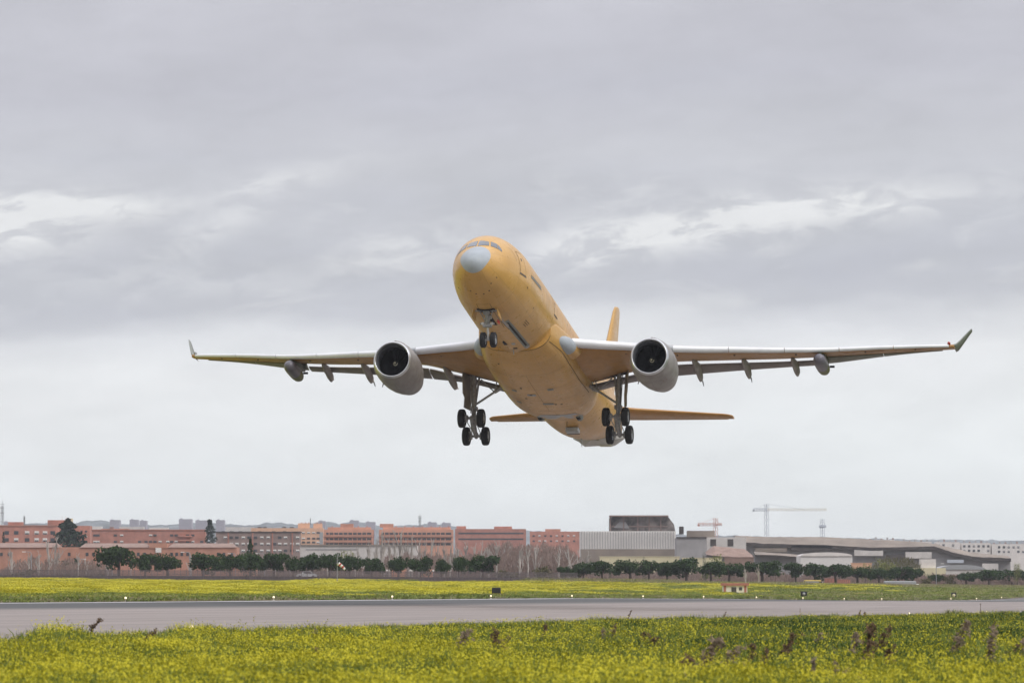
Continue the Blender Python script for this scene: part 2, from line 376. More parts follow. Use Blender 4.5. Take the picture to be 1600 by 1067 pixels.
M_SCUFF = mat('scuffed_red_primer', (.25, .10, .05), .6, var=.2)
M_CGAP = mat('cowl_gap_grey', (.14, .13, .12), .6); M_COUT = mat('cowl_outline_brown', (.22, .15, .12), .6)
def vm(*a): return Vector(a)
cp, sp_ = math.cos(PITCH), math.sin(PITCH)
ya, pa, ra = R(-11.05108), R(-15.22218), R(-.77994)
MA = Matrix.Rotation(PITCH, 4, 'X') @ Matrix.Translation((-2.68071, 359.20336, 6.18159)) @ Matrix.Rotation(ya, 4, 'Z') @ Matrix.Rotation(pa, 4, 'X') @ Matrix.Rotation(ra, 4, 'Y')
MA = Matrix.Translation((0, 0, CAMZ)) @ MA
air = empty('airliner', (0, 0, 0)); air.matrix_world = MA
tag(air, 'yellow primer twin-engine airliner climbing out with its landing gear down', 'airplane')

NS = [0, .03, .1, .25, .5, 1, 1.5, 2, 2.5, 3, 3.5, 4, 5, 6, 7, 8, 20, 38, 42, 46, 50, 54, 57, 58.4, 58.8]
TOP = [-.7, -.56, -.4, -.18, .05, .36, .64, .93, 1.34, 1.73, 2.03, 2.25, 2.54, 2.7, 2.79, 2.82, 2.82, 2.82, 2.82, 2.81, 2.76, 2.62, 2.4, 2.15, 1.9]
BOT = [-.7, -.86, -1.05, -1.25, -1.47, -1.75, -1.95, -2.11, -2.25, -2.38, -2.49, -2.58, -2.71, -2.79, -2.82, -2.82, -2.82, -2.82, -2.5, -1.7, -.65, .4, 1.1, 1.4, 1.6]
WID = [.0, .16, .34, .57, .83, 1.17, 1.42, 1.62, 1.79, 1.94, 2.07, 2.19, 2.38, 2.53, 2.64, 2.72, 2.82, 2.82, 2.72, 2.4, 1.9, 1.3, .75, .4, .15]
def pchip(xs, ys):
    xs = np.array(xs, float); ys = np.array(ys, float); h = np.diff(xs); d = np.diff(ys) / h; m_ = np.zeros(len(xs))
    for i in range(1, len(xs) - 1):
        if d[i - 1] * d[i] > 0: w1, w2 = 2 * h[i] + h[i - 1], h[i] + 2 * h[i - 1]; m_[i] = (w1 + w2) / (w1 / d[i - 1] + w2 / d[i])
    m_[0], m_[-1] = d[0], d[-1]
    def f(x):
        x = min(max(x, xs[0]), xs[-1]); i = min(max(int(np.searchsorted(xs, x)) - 1, 0), len(h) - 1); t = (x - xs[i]) / h[i]
        return float((2*t**3-3*t*t+1)*ys[i] + (t**3-2*t*t+t)*h[i]*m_[i] + (-2*t**3+3*t*t)*ys[i+1] + (t**3-t*t)*h[i]*m_[i+1])
    return f
fT, fB, fW = pchip(NS, TOP), pchip(NS, BOT), pchip(NS, WID)
def fus(s, th):           # th in radians from the crown, + toward the aircraft's left
    t, b, w_ = fT(s), fB(s), fW(s); return Vector((w_ * math.sin(th), s, (t + b) / 2 + (t - b) / 2 * math.cos(th)))
def fusn(s, th):
    e = 1e-3; a = fus(s + e, th) - fus(max(s - e, 0), th); b = fus(s, th + e) - fus(s, th - e); n = a.cross(b)
    if n.length < 1e-12: return Vector((0, -1, 0))
    n.normalize(); c = fus(s, th) - Vector((0, s, (fT(s) + fB(s)) / 2)); return n if n.dot(c) > 0 else -n
def seam(th): return .45 + 1.5 * ((1 + math.cos(th)) / 2) ** 3.2
NT_ = 96
fm = MB(); ss = sorted(set([1.0 + .125 * i for i in range(0, 57)] + [8 + i * .75 for i in range(67)] + [58.4, 58.8]))
ths = [2 * PI * k / NT_ for k in range(NT_)]
# from the radome seam back to s=2.3 the rings bend to follow the slanted seam
front = [[fus(lerp(seam(th), 2.3, k / 8), th) for th in ths] for k in range(9)]
fm.loft(front + [[fus(s, th) for th in ths] for s in ss if s > 2.35], cap1=True)
fuselage = fm.obj('fuselage', M_PRIM, air)
rd = MB(); rd.loft([[fus(seam(th) * (k / 14) ** 2.0, th) for th in ths] for k in range(0, 15)])
rd.obj('radome', M_RADOME, fuselage)

def patch(mb, corners, off=.012, n=8, mi=0, mirror=False, surf=None):     # corners (s, deg) a b c d ; bilinear on the hull
    sf, nf = surf or (fus, fusn)
    g = []
    for i in range(n + 1):
        row = []
        for j in range(n + 1):
            u, v = i / n, j / n
            s = (1-u)*(1-v)*corners[0][0] + u*(1-v)*corners[1][0] + u*v*corners[2][0] + (1-u)*v*corners[3][0]
            th = (1-u)*(1-v)*corners[0][1] + u*(1-v)*corners[1][1] + u*v*corners[2][1] + (1-u)*v*corners[3][1]
            if mirror: th = -th
            th = R(th); row.append(sf(s, th) + nf(s, th) * off)
        g.append(row)
    vs = [p for r in g for p in r]; fs = [(i*(n+1)+j, i*(n+1)+j+1, (i+1)*(n+1)+j+1, (i+1)*(n+1)+j) for i in range(n) for j in range(n)]
    mb.add(vs, fs, mi, True)
def strip(mb, pts, wd=.04, off=.01, mi=0, surf=None):                      # a thin line on the hull through (s, deg) points
    sf, nf = surf or (fus, fusn); P = []; 
    for (s0, a0), (s1, a1) in zip(pts[:-1], pts[1:]):
        for k in range(6): t = k / 6; P.append((lerp(s0, s1, t), lerp(a0, a1, t)))
    P.append(pts[-1]); L = []
    for s, a in P: L.append((sf(s, R(a)), nf(s, R(a))))
    vs = []
    for i, (p, n) in enumerate(L):
        d = (L[min(i+1, len(L)-1)][0] - L[max(i-1, 0)][0]).normalized(); c = n.cross(d).normalized() * wd / 2
        vs += [p + n * off - c, p + n * off + c]
    mb.add(vs, [(2*i, 2*i+1, 2*i+3, 2*i+2) for i in range(len(L)-1)], mi, True)
def cock(corners, mirror):
    corners = [(c[0], c[1] + (5 if mirror else -5)) for c in corners]
    mb = MB(); cs = [sum(c[0] for c in corners)/4, sum(c[1] for c in corners)/4]
    big = [(cs[0] + (c[0]-cs[0])*1.05, cs[1] + (c[1]-cs[1])*1.02) for c in corners]
    patch(mb, big, .008, 8, 1, mirror); patch(mb, corners, .016, 8, 0, mirror)
    mb.obj('cockpit_window', [M_GLASS, M_SEAL], fuselage)
for mir in (False, True):
    cock([(2.05, 2.0), (2.27, 27.4), (2.72, 22.0), (2.72, 1.7)], mir)
    cock([(2.30, 31.6), (2.48, 47.5), (2.90, 39.5), (2.80, 25.4)], mir)
    cock([(2.50, 48.3), (2.66, 60), (2.80, 55), (2.91, 40.8)], mir)
def door(s0, s1, a0, a1, mir, sill=True):
    k = -1 if mir else 1; mb = MB()
    patch(mb, [(s0, a0), (s1, a0), (s1, a1), (s0, a1)], .01, 8, 0, mir)
    strip(mb, [(s0, k*a0), (s1, k*a0), (s1, k*a1), (s0, k*a1), (s0, k*a0)], .035, .016, 1)
    if sill: strip(mb, [(s0-.1, k*(a1+1.2)), (s1+.1, k*(a1+1.2))], .10, .02, 2)
    m0, m1 = lerp(a0, a1, .3), lerp(a0, a1, .42); patch(mb, [(s0+.4, m0), (s0+.65, m0), (s0+.65, m1), (s0+.4, m1)], .02, 2, 2, mir)
    return mb.obj('passenger_door', [M_PRIM, M_LINE, M_SEAL], fuselage)
for mir in (False, True):
    door(5.0, 6.15, 56, 91, mir); door(15.9, 16.9, 63, 92, mir)
    mb = MB(); patch(mb, [(7.5, 83.2), (10.9, 80.8), (10.9, 84.4), (7.5, 86)], .012, 10, 0, mir)
    k = -1 if mir else 1; strip(mb, [(7.45, k*83.0), (10.95, k*80.6)], .07, .016, 1); strip(mb, [(7.45, k*86.2), (10.95, k*84.6)], .05, .016, 1)
    mb.obj('side_panel', [M_SLOT, M_SEAL], fuselage)
# long grey-framed slot under the port side, flat dark patch for its inner shade
mb = MB()
patch(mb, [(8.15, 157.6), (15.3, 153.8), (15.5, 162.4), (8.3, 166.6)], .012, 16, 0)
patch(mb, [(8.6, 160.0), (14.9, 156.9), (15.0, 159.9), (8.7, 163.4)], .03, 16, 1)
patch(mb, [(15.15, 155.4), (15.5, 155.0), (15.65, 160.3), (15.3, 161.0)], .03, 3, 3)
mb.obj('cooling_slot', [M_SLOT, M_DARK, M_STRUT, M_GREYP], fuselage)
for s, a in ((2.66, -174), (2.72, 170), (1.88, 121), (1.9, 142), (2.55, 156), (2.4, -162), (3.4, -128), (9.9, 118), (6.9, 104)):
    mb = MB(); patch(mb, [(s-.05, a-1.6), (s+.05, a-1.6), (s+.05, a+1.6), (s-.05, a+1.6)], .012, 2); mb.obj('sensor_port', M_DARK, fuselage)
for pts, wd_ in (([(9.6, 170), (4.2, 168), (4.2, 192), (9.6, 190)], .03), ([(10.2, 138), (11.4, 137)], .05), ([(10.4, 141), (11.4, 140)], .05), ([(10.6, 144), (11.4, 143)], .05), ([(4.0, 50), (4.3, 62), (4.45, 75)], .025)):
    mb = MB(); strip(mb, pts, wd_); mb.obj('panel_outline', M_LINE, fuselage)
mb = MB(); patch(mb, [(13.6, 171), (14.1, 171), (14.1, 176), (13.6, 176)], .02, 3); mb.obj('light_access_panel', M_GREYP, fuselage)
for c_ in ([(14.9, 172), (15.2, 172), (15.2, 178), (14.9, 178)], [(12.9, -176), (14.0, -178), (14.2, -172), (13.4, -172)]):
    mb = MB(); patch(mb, c_, .02, 3); mb.obj('drain_opening', M_DARK, fuselage)
# blade antennas
for s, a, h_ in ((12.6, 0, .35), (24, 0, .35), (43.5, 180, .55), (15.6, 180, .25)):
    n = fusn(s, R(a)); p = fus(s, R(a)); mb = MB()
    mb.loft([[p + Vector((.03*math.cos(u), .28*math.sin(u), 0)) - n*.05 for u in [2*PI*i/10 for i in range(10)]], [p + n*h_ + Vector((.015*math.cos(u), .22+.1*math.sin(u), 0)) for u in [2*PI*i/10 for i in range(10)]]], cap1=True)
    mb.obj('blade_antenna', M_GREYP, fuselage)

# belly fairing
BS = [15.9, 16.6, 18, 20, 22, 25, 29, 31, 32.3, 33.4, 34.4, 35.4, 36.2]
BW = [2.60, 2.78, 3.02, 3.25, 3.35, 3.40, 3.40, 3.35, 3.22, 3.0, 2.7, 2.3, 1.7]
BB = [-2.78, -2.90, -3.12, -3.32, -3.44, -3.50, -3.50, -3.46, -3.38, -3.24, -3.06, -2.86, -2.62]
fBW, fBB = pchip(BS, BW), pchip(BS, BB)
def fair(s, th):          # th from straight down, + toward the aircraft's left
    w_, b_ = fBW(s), fBB(s); n_ = 2.75; c_, s_ = math.cos(th), math.sin(th)
    zc = -.95; hh = zc - b_ if c_ > 0 else .9
    return Vector((w_ * math.copysign(abs(s_) ** (2/n_), s_), s, zc - hh * math.copysign(abs(c_) ** (2/n_), c_)))
def fairn(s, th):
    e = 2e-3; a = fair(s+e, th) - fair(s-e, th); b = fair(s, th+e) - fair(s, th-e); n = a.cross(b); n.normalize()
    return n if n.dot(fair(s, th) - Vector((0, s, -.95))) > 0 else -n
mb = MB(); sv = [15.9 + 20.3 * k / 60 for k in range(61)]
mb.loft([[fair(s, 2*PI*k/72) for k in range(72)] for s in sv], True, True)
bf = mb.obj('belly_fairing', M_PRIM, air)
SF = (fair, fairn)
SEAMS = [([(15.97, a) for a in range(-75, 76, 10)], .05)] + [([(16.2, g*62), (18.5, g*66), (21, g*62), (25, g*60), (29, g*62)], .05) for g in (-1, 1)] + [([(s, a) for a in range(-50, 51, 20)], .022) for s in (20.5, 24, 27.2, 30.2)] + [([(20.5, 0), (30.2, 0)], .02)]
for pts, wd_ in SEAMS: mb = MB(); strip(mb, pts, wd_, .014, surf=SF); mb.obj('panel_seam', M_LINE, bf)
def bpatch(name, c, m_, mi=0):
    mb = MB(); patch(mb, c, .02, 3, 0, False, SF); return mb.obj(name, m_, bf)
for s, a in ((24.6, -21), (24.2, 13), (28.2, -27), (28.1, 3)): bpatch('access_panel', [(s-.22, a-3.5), (s+.22, a-3.5), (s+.22, a+3.5), (s-.22, a+3.5)], M_SLOT)
bpatch('access_panel', [(25.3, -8), (25.8, -8), (25.8, -1), (25.3, -1)], M_GREYP)
for s, a in ((18.4, -24), (23.7, -10), (25.5, -4.6), (28.4, 14), (26.6, -12), (28.3, 8)): bpatch('small_vent', [(s-.1, a-1.2), (s+.1, a-1.2), (s+.1, a+1.2), (s-.1, a+1.2)], M_DARK)
bpatch('aft_grey_panel', [(31.6, -10), (33.6, -26), (33.6, 34), (31.6, 22)], M_GREYP)
for x_ in (-1.35, 1.55):
    mb = MB(); mb.lathe([(33.0, .10), (33.4, .24), (34.2, .26), (34.25, .20), (34.0, .17), (34.0, .0)], 18, c=(x_, 0, -3.0))
    o = mb.obj('air_outlet', M_SLOT, bf); d = MB(); d.lathe([(33.3, 0), (33.3, .17), (33.75, .2), (33.75, 0)], 14, c=(x_, 0, -3.09)); d.obj('outlet_shade', M_DARK, o)  # near-black core stands in for the shade inside the outlet hole
mb = MB(); mb.box((0, 0, 0), (1.0, .75, .36)); o = mb.obj('camera_housing', M_GREYP, fuselage, (.35, 37.9, -3.02)); bv = o.modifiers.new('b', 'BEVEL'); bv.width = .07; bv.segments = 2
mb = MB(); mb.box((0, .40, -.10), (.95, .06, .18)); mb.obj('camera_window', M_DARK, o)
mb = MB(); mb.box((-.1, -1.9, .12), (.04, .04, .5)); mb.obj('whip_antenna', M_DARK, o)
# wing root fairing, grey nose cap
for sg in (-1, 1):
    st = [(16.6, 2.45, .05, .05), (17.2, 2.62, .30, .26), (17.9, 2.80, .52, .42), (18.7, 2.98, .72, .54), (19.3, 3.08, .84, .60), (19.9, 3.15, .92, .64), (21, 3.3, 1.0, .7)]
    def ring(s, xc, rx, rz): return [Vector((sg*(xc - .12 + rx*.78*math.cos(u)), s, -1.50 + .04*(s-17) + rz*math.sin(u))) for u in [2*PI*i/28 for i in range(28)]]
    mb = MB(); mb.loft([ring(*a) for a in st[5:]], True, True)
    rf = mb.obj('root_fairing', M_PRIM, air)
    mb = MB(); mb.loft([ring(*a) for a in st[:6]], True, False); mb.obj('root_fairing_cap', M_RADOME, rf)

# wings
YS = [2.2, 3.4, 5.3, 7, 9.4, 11.5, 14, 17, 20, 24, 27, 29.1]
ZL = [-1.22, -1.13, -.98, -.82, -.60, -.33, .05, .5, 1.0, 1.82, 2.4, 2.78]        # slat nose
ZG = [-1.95, -1.75, -1.2, -.72, -.05, .25, .58, .98, 1.45, 2.12, 2.62, 2.98]      # lower skin at 78 % chord
ZF = [-1.95, -1.75, -1.25, -.92, -.6, -.22, .22, .72, 1.2, 2.1, 2.72, 3.1]        # flap trailing edge
fZL, fZG, fZF = pchip(YS, ZL), pchip(YS, ZG), pchip(YS, ZF)
def LE(y): return 19.3 + .65 * (y - 2.8)
def TE(y): return 30.7 + .04 * y if y < 9.4 else 31.08 + (y - 9.4) * .385
def HS(y): return itp(y, [2.2, 9.4, 20, 29.1], [.70, .52, .34, .22])
def TK(y): return (TE(y) - LE(y)) * itp(y, [2.2, 9.4, 29.1], [.13, .105, .095])
TEF = .80
def wsec(y, sg):
    le, c, zl, h_ = LE(y), TE(y) - LE(y), fZL(y), HS(y); T = TK(y); zg = fZG(y); pts = []
    lo = [(.055, zl - .38*h_), (.10, None), (.2, None), (.32, None), (.45, None), (.6, None), (.7, None), (.78, None), (TEF, zg + .005)]
    z0, z1 = zl - .38*h_, zg
    for t, z in lo:
        u = (t - .055) / (.78 - .055)
        if z is None: z = lerp(z0, z1, u) - .22*T*math.sin(PI*min(1, u)**.75)
        pts.append(Vector((sg*y, le + t*c, z)))
    up = [TEF, .7, .6, .45, .32, .2, .10, .055]; zu1 = zg + .12*T + .05; zu0 = zl + .42*h_
    for t in up:
        u = (t - .055) / (TEF - .055); z = lerp(zu0, zu1, u) + .48*T*math.sin(PI*min(1, u)**.7) if t < TEF else zg + .05
        pts.append(Vector((sg*y, le + t*c, z)))
    return pts
def ssec(y, sg):          # drooped slat
    le, c, zl, h_ = LE(y), TE(y) - LE(y), fZL(y), HS(y); d = .02*c
    P = [(.105, .62), (.07, .60), (.035, .50), (.008, .28), (-.004, 0), (.004, -.26), (.022, -.44), (.05, -.5), (.052, -.36), (.045, .1), (.06, .42)]
    return [Vector((sg*y, le - d + t*c, zl + k*h_)) for t, k in P]
def fsec(y, sg, t0=.825, gap=.15, over=.3, hinge=None):
    le, c = LE(y), TE(y) - LE(y); s0 = le + t0*c; s1 = TE(y) + over; zg, zf = fZG(y), fZF(y); th = .055*c*.42
    z0 = zg - gap - th*.35; L = s1 - s0
    P = [(0, 0), (.03, .5), (.12, .85), (.35, .9), (.7, .45), (1, .04), (1, -.04), (.7, -.28), (.35, -.5), (.12, -.5), (.03, -.32)]
    return [Vector((sg*y, s0 + u*L, lerp(z0, zf, u) + k*th - .03*L*math.sin(PI*u))) for u, k in P]
def span(y0, y1, n): return [lerp(y0, y1, k/n) for k in range(n+1)]
# written as loops over the two sides; every part is its own mesh
def canoe(sg, y, parent):
    c = TE(y) - LE(y); s0 = LE(y) + .52*c; s1 = TE(y) + 1.45; L = s1 - s0; zt = fZF(y) - .62; rings = []
    for k in range(15):
        u = k/14; s = s0 + u*L; z_attach = lerp(lerp(fZL(y), fZG(y), .6) - .12, fZG(y) - .08, min(1, u/.45)) if u < .45 else lerp(fZG(y) - .10, zt + .32, (u-.45)/.55)
        hgt = (.10 + .62*math.sin(PI*min(1, u*.93+.02))**.8)*min(1, (1-u)*5+.05) ; wd_ = .25*(math.sin(PI*min(1, u*.95+.04))**.6)*min(1, (1-u)*4+.08) + .01
        zt_ = z_attach + .05; zb_ = z_attach - hgt if u < .93 else z_attach - hgt*.9
        rings.append([Vector((sg*y + wd_*math.sin(a)*(1 if math.cos(a) > -.3 else .85), s, (zt_+zb_)/2 + (zt_-zb_)/2*math.cos(a))) for a in [2*PI*i/16 for i in range(16)]])
    mb = MB(); mb.loft(rings, True, True); o = mb.obj('flap_fairing', M_CANOE, parent)
    if round(y, 1) in (14.3, 10.9): m2 = MB(); e = rings[-1][0]; m2.tube([e + Vector((0, -.1, -.05)), e + Vector((0, .45, -.25))], [.05, .03], 6); m2.obj('vent_spike', M_DARK, o)
for sg in (-1, 1):
    mb = MB(); ys = span(2.0, 29.1, 64); mb.loft([wsec(y, sg) for y in ys], True, True); wing = mb.obj('wing', M_WING, air)
    mb = MB(); joints = [3.45, 8.6]; 
    for y0, y1 in ((3.45, 8.75), (10.1, 13.75), (13.8, 17.5), (17.55, 21.2), (21.25, 24.9), (24.95, 28.75)):
        mb = MB(); mb.loft([ssec(y, sg) for y in span(y0, y1, 10)], True, True); mb.obj('slat', M_SLAT, wing)
    mb = MB(); mb.loft([ssec(y, sg) for y in span(8.77, 10.08, 3)], True, True); mb.obj('pylon_leading_edge', M_GREYP, wing)
    for y0, y1 in ((3.0, 9.05), (9.15, 19.3)):
        mb = MB(); mb.loft([fsec(y, sg) for y in span(y0, y1, 20)], True, True); mb.obj('flap', M_FLAP, wing)
    for y0, y1 in ((19.45, 23.9), (23.95, 28.1)):
        mb = MB(); mb.loft([fsec(y, sg, .785, .0, 0.0) for y in span(y0, y1, 12)], True, True); mb.obj('aileron', M_AIL, wing)
    # pale strip added for the bright sky line seen through the flap slot
    mb = MB(); mb.loft([[Vector((sg*y, LE(y) + (TEF+.004)*(TE(y)-LE(y)), fZG(y) + dz)) for dz in (.03, .075)] + [Vector((sg*y, LE(y) + (TEF-.006)*(TE(y)-LE(y)), fZG(y) + dz)) for dz in (.075, .03)] for y in span(6.2, 19.2, 30)], True, True)
    mb.obj('slot_sky_strip', M_GREYP, wing)
    for y in (7.4, 10.9, 14.3, 17.7): canoe(sg, y, wing)
    # winglet: out and up
    y0 = 29.05; le, te, z0 = LE(y0), TE(y0), fZL(y0)
    wl = [(0, 0, le+.1, te, .10), (.16, .14, le+.40, te+.15, .09), (.42, .62, le+1.05, te+.40, .07), (.85, 1.5, le+2.1, te+.95, .045), (1.05, 1.9, le+2.65, te+1.2, .025)]
    mb = MB()
    for_r = []
    for dy, dz, a, b2, tk in wl:
        nx, nz = (0, 1) if dz == 0 else (-.86, .5)
        for_r.append([Vector((sg*(y0+dy+nx*tk*k), lerp(a, b2, u), z0+.12+dz+nz*tk*k)) for u, k in ((0, 0), (.1, .7), (.4, 1), (1, 0), (.4, -1), (.1, -.7))])
    mb.loft(for_r, True, True); wlt = mb.obj('winglet', M_WLET, wing)
    mb = MB(); mb.lathe([(0, .02), (.05, .09), (.25, .12), (.5, .08), (.55, 0)], 10, c=(sg*28.75, LE(28.75)-.15, fZL(28.75)+.2)); mb.obj('tip_light', M_RED if sg > 0 else M_GREYP, wing)
    for y in span(3.8, 28.5, 26):
        if math.sin(y*5) > .7: mb = MB(); mb.box((sg*(y+.3*math.sin(y*7)), LE(y)+.14*(TE(y)-LE(y)), fZL(y)-.38*HS(y)-.05), (.12, .10, .06)); mb.obj('slat_track_cover', M_DARK, wing)
    if sg > 0:        # scuffed primer patches on the outer panel
        for y, u in ((21.6, .18), (22.1, .2), (23.3, .2), (23.9, .17), (22.8, .5), (25.0, .2), (25.6, .32), (26.0, .33), (26.6, .2), (21.0, .55), (26.9, .2), (24.6, .5)):
            c = TE(y)-LE(y); zz = lambda yy, uu: lerp(fZL(yy)-.38*HS(yy), fZG(yy), (uu-.055)/.725) - .22*TK(yy)*math.sin(PI*((uu-.055)/.725)**.75) - .012
            w_ = .22 + .12*math.sin(y*9); du = .05
            mb = MB(); mb.add([Vector((yy, LE(yy)+uu*(TE(yy)-LE(yy)), zz(yy, uu))) for yy, uu in ((y-w_, u), (y+w_, u-.01), (y+w_*.8, u+du), (y-w_*.7, u+du*.8))], [(0, 1, 2, 3)])
            mb.obj('scuffed_patch', M_SCUFF, wing)

    # engine
    ex, es, ez = sg*9.37, 18.07, -2.68
    mb = MB(); out_ = [(.22, 1.375), (.5, 1.46), (1.0, 1.55), (1.7, 1.60), (2.5, 1.60), (3.4, 1.56), (4.3, 1.45), (5.2, 1.28), (6.0, 1.10), (6.35, 1.02), (6.33, .97), (5.6, 1.0), (5.2, .98)]
    mb.lathe(out_, 56, c=(ex, es, ez)); eng = mb.obj('engine', M_NAC, air)
    mb = MB(); mb.lathe([(.22, 1.375), (.10, 1.34), (.03, 1.30), (0, 1.26), (.03, 1.22), (.12, 1.19), (.22, 1.18)], 56, c=(ex, es, ez)); mb.obj('intake_lip', M_LIP, eng)
    mb = MB(); mb.lathe([(.22, 1.18), (.6, 1.165), (.62, 1.15), (1.2, 1.2), (1.75, 1.235)], 48, c=(ex, es, ez)); mb.obj('intake_duct', M_DUCT, eng)
    mb = MB(); mb.disc((ex, es+1.9, ez), 1.235, 40)
    for k in range(26):
        a = 2*PI*k/26; rr = [.33, .55, .8, 1.0, 1.22]; vs = []
        for i, r in enumerate(rr):
            tw = lerp(.5, 1.05, i/4); hw = lerp(.12, .19, i/4); aa = a + .10*(i/4)
            for e in (-1, 1):
                an = aa + e*hw*math.sin(tw)/max(r, .4)*.85; vs.append(Vector((ex + r*math.cos(an), es + 1.62 + e*hw*math.cos(tw), ez + r*math.sin(an))))
        mb.add(vs, [(2*i, 2*i+1, 2*i+3, 2*i+2) for i in range(4)], 0, True)
    mb.obj('fan', M_FAN, eng)
    mb = MB(); mb.lathe([(1.08, .0), (1.1, .05), (1.25, .16), (1.45, .28), (1.65, .34)], 28, c=(ex, es, ez))
    vs = []
    for k in range(19):
        a = 2*PI*k/18*.86 + 1.2; 
        for r in (.10 + .002*k, .135 + .002*k): vs.append(Vector((ex + r*math.cos(a), es + 1.1 + (r-.05)*1.32 - .012, ez + r*math.sin(a))))
    mb.add(vs, [(2*i, 2*i+1, 2*i+3, 2*i+2) for i in range(18)], 1)
    mb.lathe([(1.06, 0), (1.065, .035), (1.085, .055)], 14, c=(ex, es, ez), mi=1)
    mb.obj('spinner', [M_FAN, M_CREAM], eng)
    mb = MB(); mb.lathe([(5.0, .72), (6.0, .62), (6.8, .48), (6.85, .0)], 28, c=(ex, es, ez)); mb.obj('exhaust_cone', M_STRUT, eng)
    mb = MB(); Rr = []
    for s, zt, zb, w_ in ((19.0, -1.05, -1.25, .12), (20.0, -.80, -1.4, .22), (21.5, -.52, -1.5, .26), (23.2, -.40, -1.6, .27), (25, -.40, -1.5, .24), (27.4, -.4, -.9, .12), (28.2, -.35, -.6, .05)):
        Rr.append([Vector((ex + w_*math.cos(u), s, (zt+zb)/2 + (zt-zb)/2*math.sin(u))) for u in [2*PI*i/16 for i in range(16)]])
    mb.loft(Rr, True, True); mb.obj('pylon', M_NAC, eng)
    def nac(s, a, r=None):
        r = itp(s, [o_[0] for o_ in out_[:10]], [o_[1] for o_ in out_[:10]]); return Vector((ex + r*math.sin(a), es + s, ez - r*math.cos(a)))
    def nacn(s, a): v = nac(s, a) - Vector((ex, es + s, ez)); return v.normalized()
    NF = (nac, nacn)
    for pts in [[(s, a) for a in range(-170, 171, 10)] for s in (1.35, 3.0, 5.35)] + [[(1.38, 0), (5.3, 0)]]: mb = MB(); strip(mb, pts, .022, .006, surf=NF); mb.obj('cowl_gap', M_CGAP, eng)
    for s, a, ds, da in ((2.3, 22, .16, 4), (3.2, 48, .3, 3), (2.5, -14, .13, 5), (3.9, -5, .13, 4), (2.0, 57, .18, 5)):
        mb = MB(); patch(mb, [(s, a), (s+ds, a), (s+ds, a+da), (s, a+da)], .01, 3, 0, False, NF); mb.obj('cowl_vent', M_STRUT, eng)
    for s, a, ds, da in ((1.6, 30, .45, 9), (3.1, 2, .4, 8)):
        mb = MB(); strip(mb, [(s, a), (s+ds, a), (s+ds, a+da), (s, a+da), (s, a)], .03, .01, surf=NF); mb.obj('cowl_panel_outline', M_COUT, eng)
    mb = MB(); st_ = nac(2.2, R(-48*1)); mb.tube([nac(2.2, R(-40)), nac(2.5, R(-40)) + nacn(2.5, R(-40))*.22], [.05, .03], 6); mb.obj('drain_mast', M_STRUT, eng)

    # refuelling pod
    px_, ps, pz = sg*19.9, 29.9, .22
    mb = MB(); mb.lathe([(0, .0), (.03, .16), (.12, .29), (.35, .41), (.7, .47), (1.4, .49), (2.15, .49)], 30, c=(px_, ps, pz)); pod = mb.obj('refuelling_pod', M_POD1, air)
    mb = MB(); mb.lathe([(2.15, .49), (2.8, .475), (3.4, .42), (3.75, .33), (3.85, .2), (3.8, .0)], 30, c=(px_, ps, pz)); mb.obj('pod_tail', M_POD2, pod)
    mb = MB(); Rr = []
    for s, zt, zb, w_ in ((30.55, .80, .58, .10), (31.2, .95, .50, .24), (32.2, 1.25, .52, .28), (33.6, 1.40, .62, .26), (34.8, 1.40, .95, .16), (35.3, 1.3, 1.1, .06)):
        Rr.append([Vector((px_ + w_*math.cos(u), s, (zt+zb)/2 + (zt-zb)/2*math.sin(u))) for u in [2*PI*i/12 for i in range(12)]])
    mb.loft(Rr, True, True); mb.obj('pod_pylon', M_POD3, pod)
    mb = MB(); mb.box((px_ + .62, ps+3.1, pz+.15), (.35, .12, .14)); mb.obj('pod_fin', M_DARK, pod)

    # tailplane
    def hsec(y):
        le = 50.2 + (y-1)*.575; te = 56.0 + (y-1)*.135; zl = itp(y, [0, 2.5, 9.7], [1.95, 2.0, 2.56]); zt = itp(y, [0, 2.5, 9.7], [2.4, 2.45, 2.68])
        if y > 9.0: le += ((y-9.0)/.7)**3*.55; zl += ((y-9.0)/.7)**3*.05
        return le, te, zl, zt
    def hpts(y, a, b_):
        le, te, zl, zt = hsec(y); T = (te-le)*.115
        f = lambda t: T*2.6*(.2969*math.sqrt(t)-.126*t-.3516*t*t+.2843*t**3-.1015*t**4)*2
        tt = [lerp(a, b_, k/8) for k in range(9)]
        return [Vector((sg*y, le+(te-le)*t, lerp(zl, zt, t) - f(t))) for t in tt] + [Vector((sg*y, le+(te-le)*t, lerp(zl, zt, t)+f(t)*.8+.01)) for t in reversed(tt)]
    mb = MB(); ys = span(.6, 9.0, 12) + [9.2, 9.4, 9.55, 9.65, 9.7]; mb.loft([hpts(y, 0, .72) for y in ys], True, True); tp = mb.obj('tailplane', M_WING, air)
    mb = MB(); mb.loft([hpts(y, .725, 1) for y in span(1.2, 9.2, 12)], True, True); mb.obj('elevator', M_WING, tp)
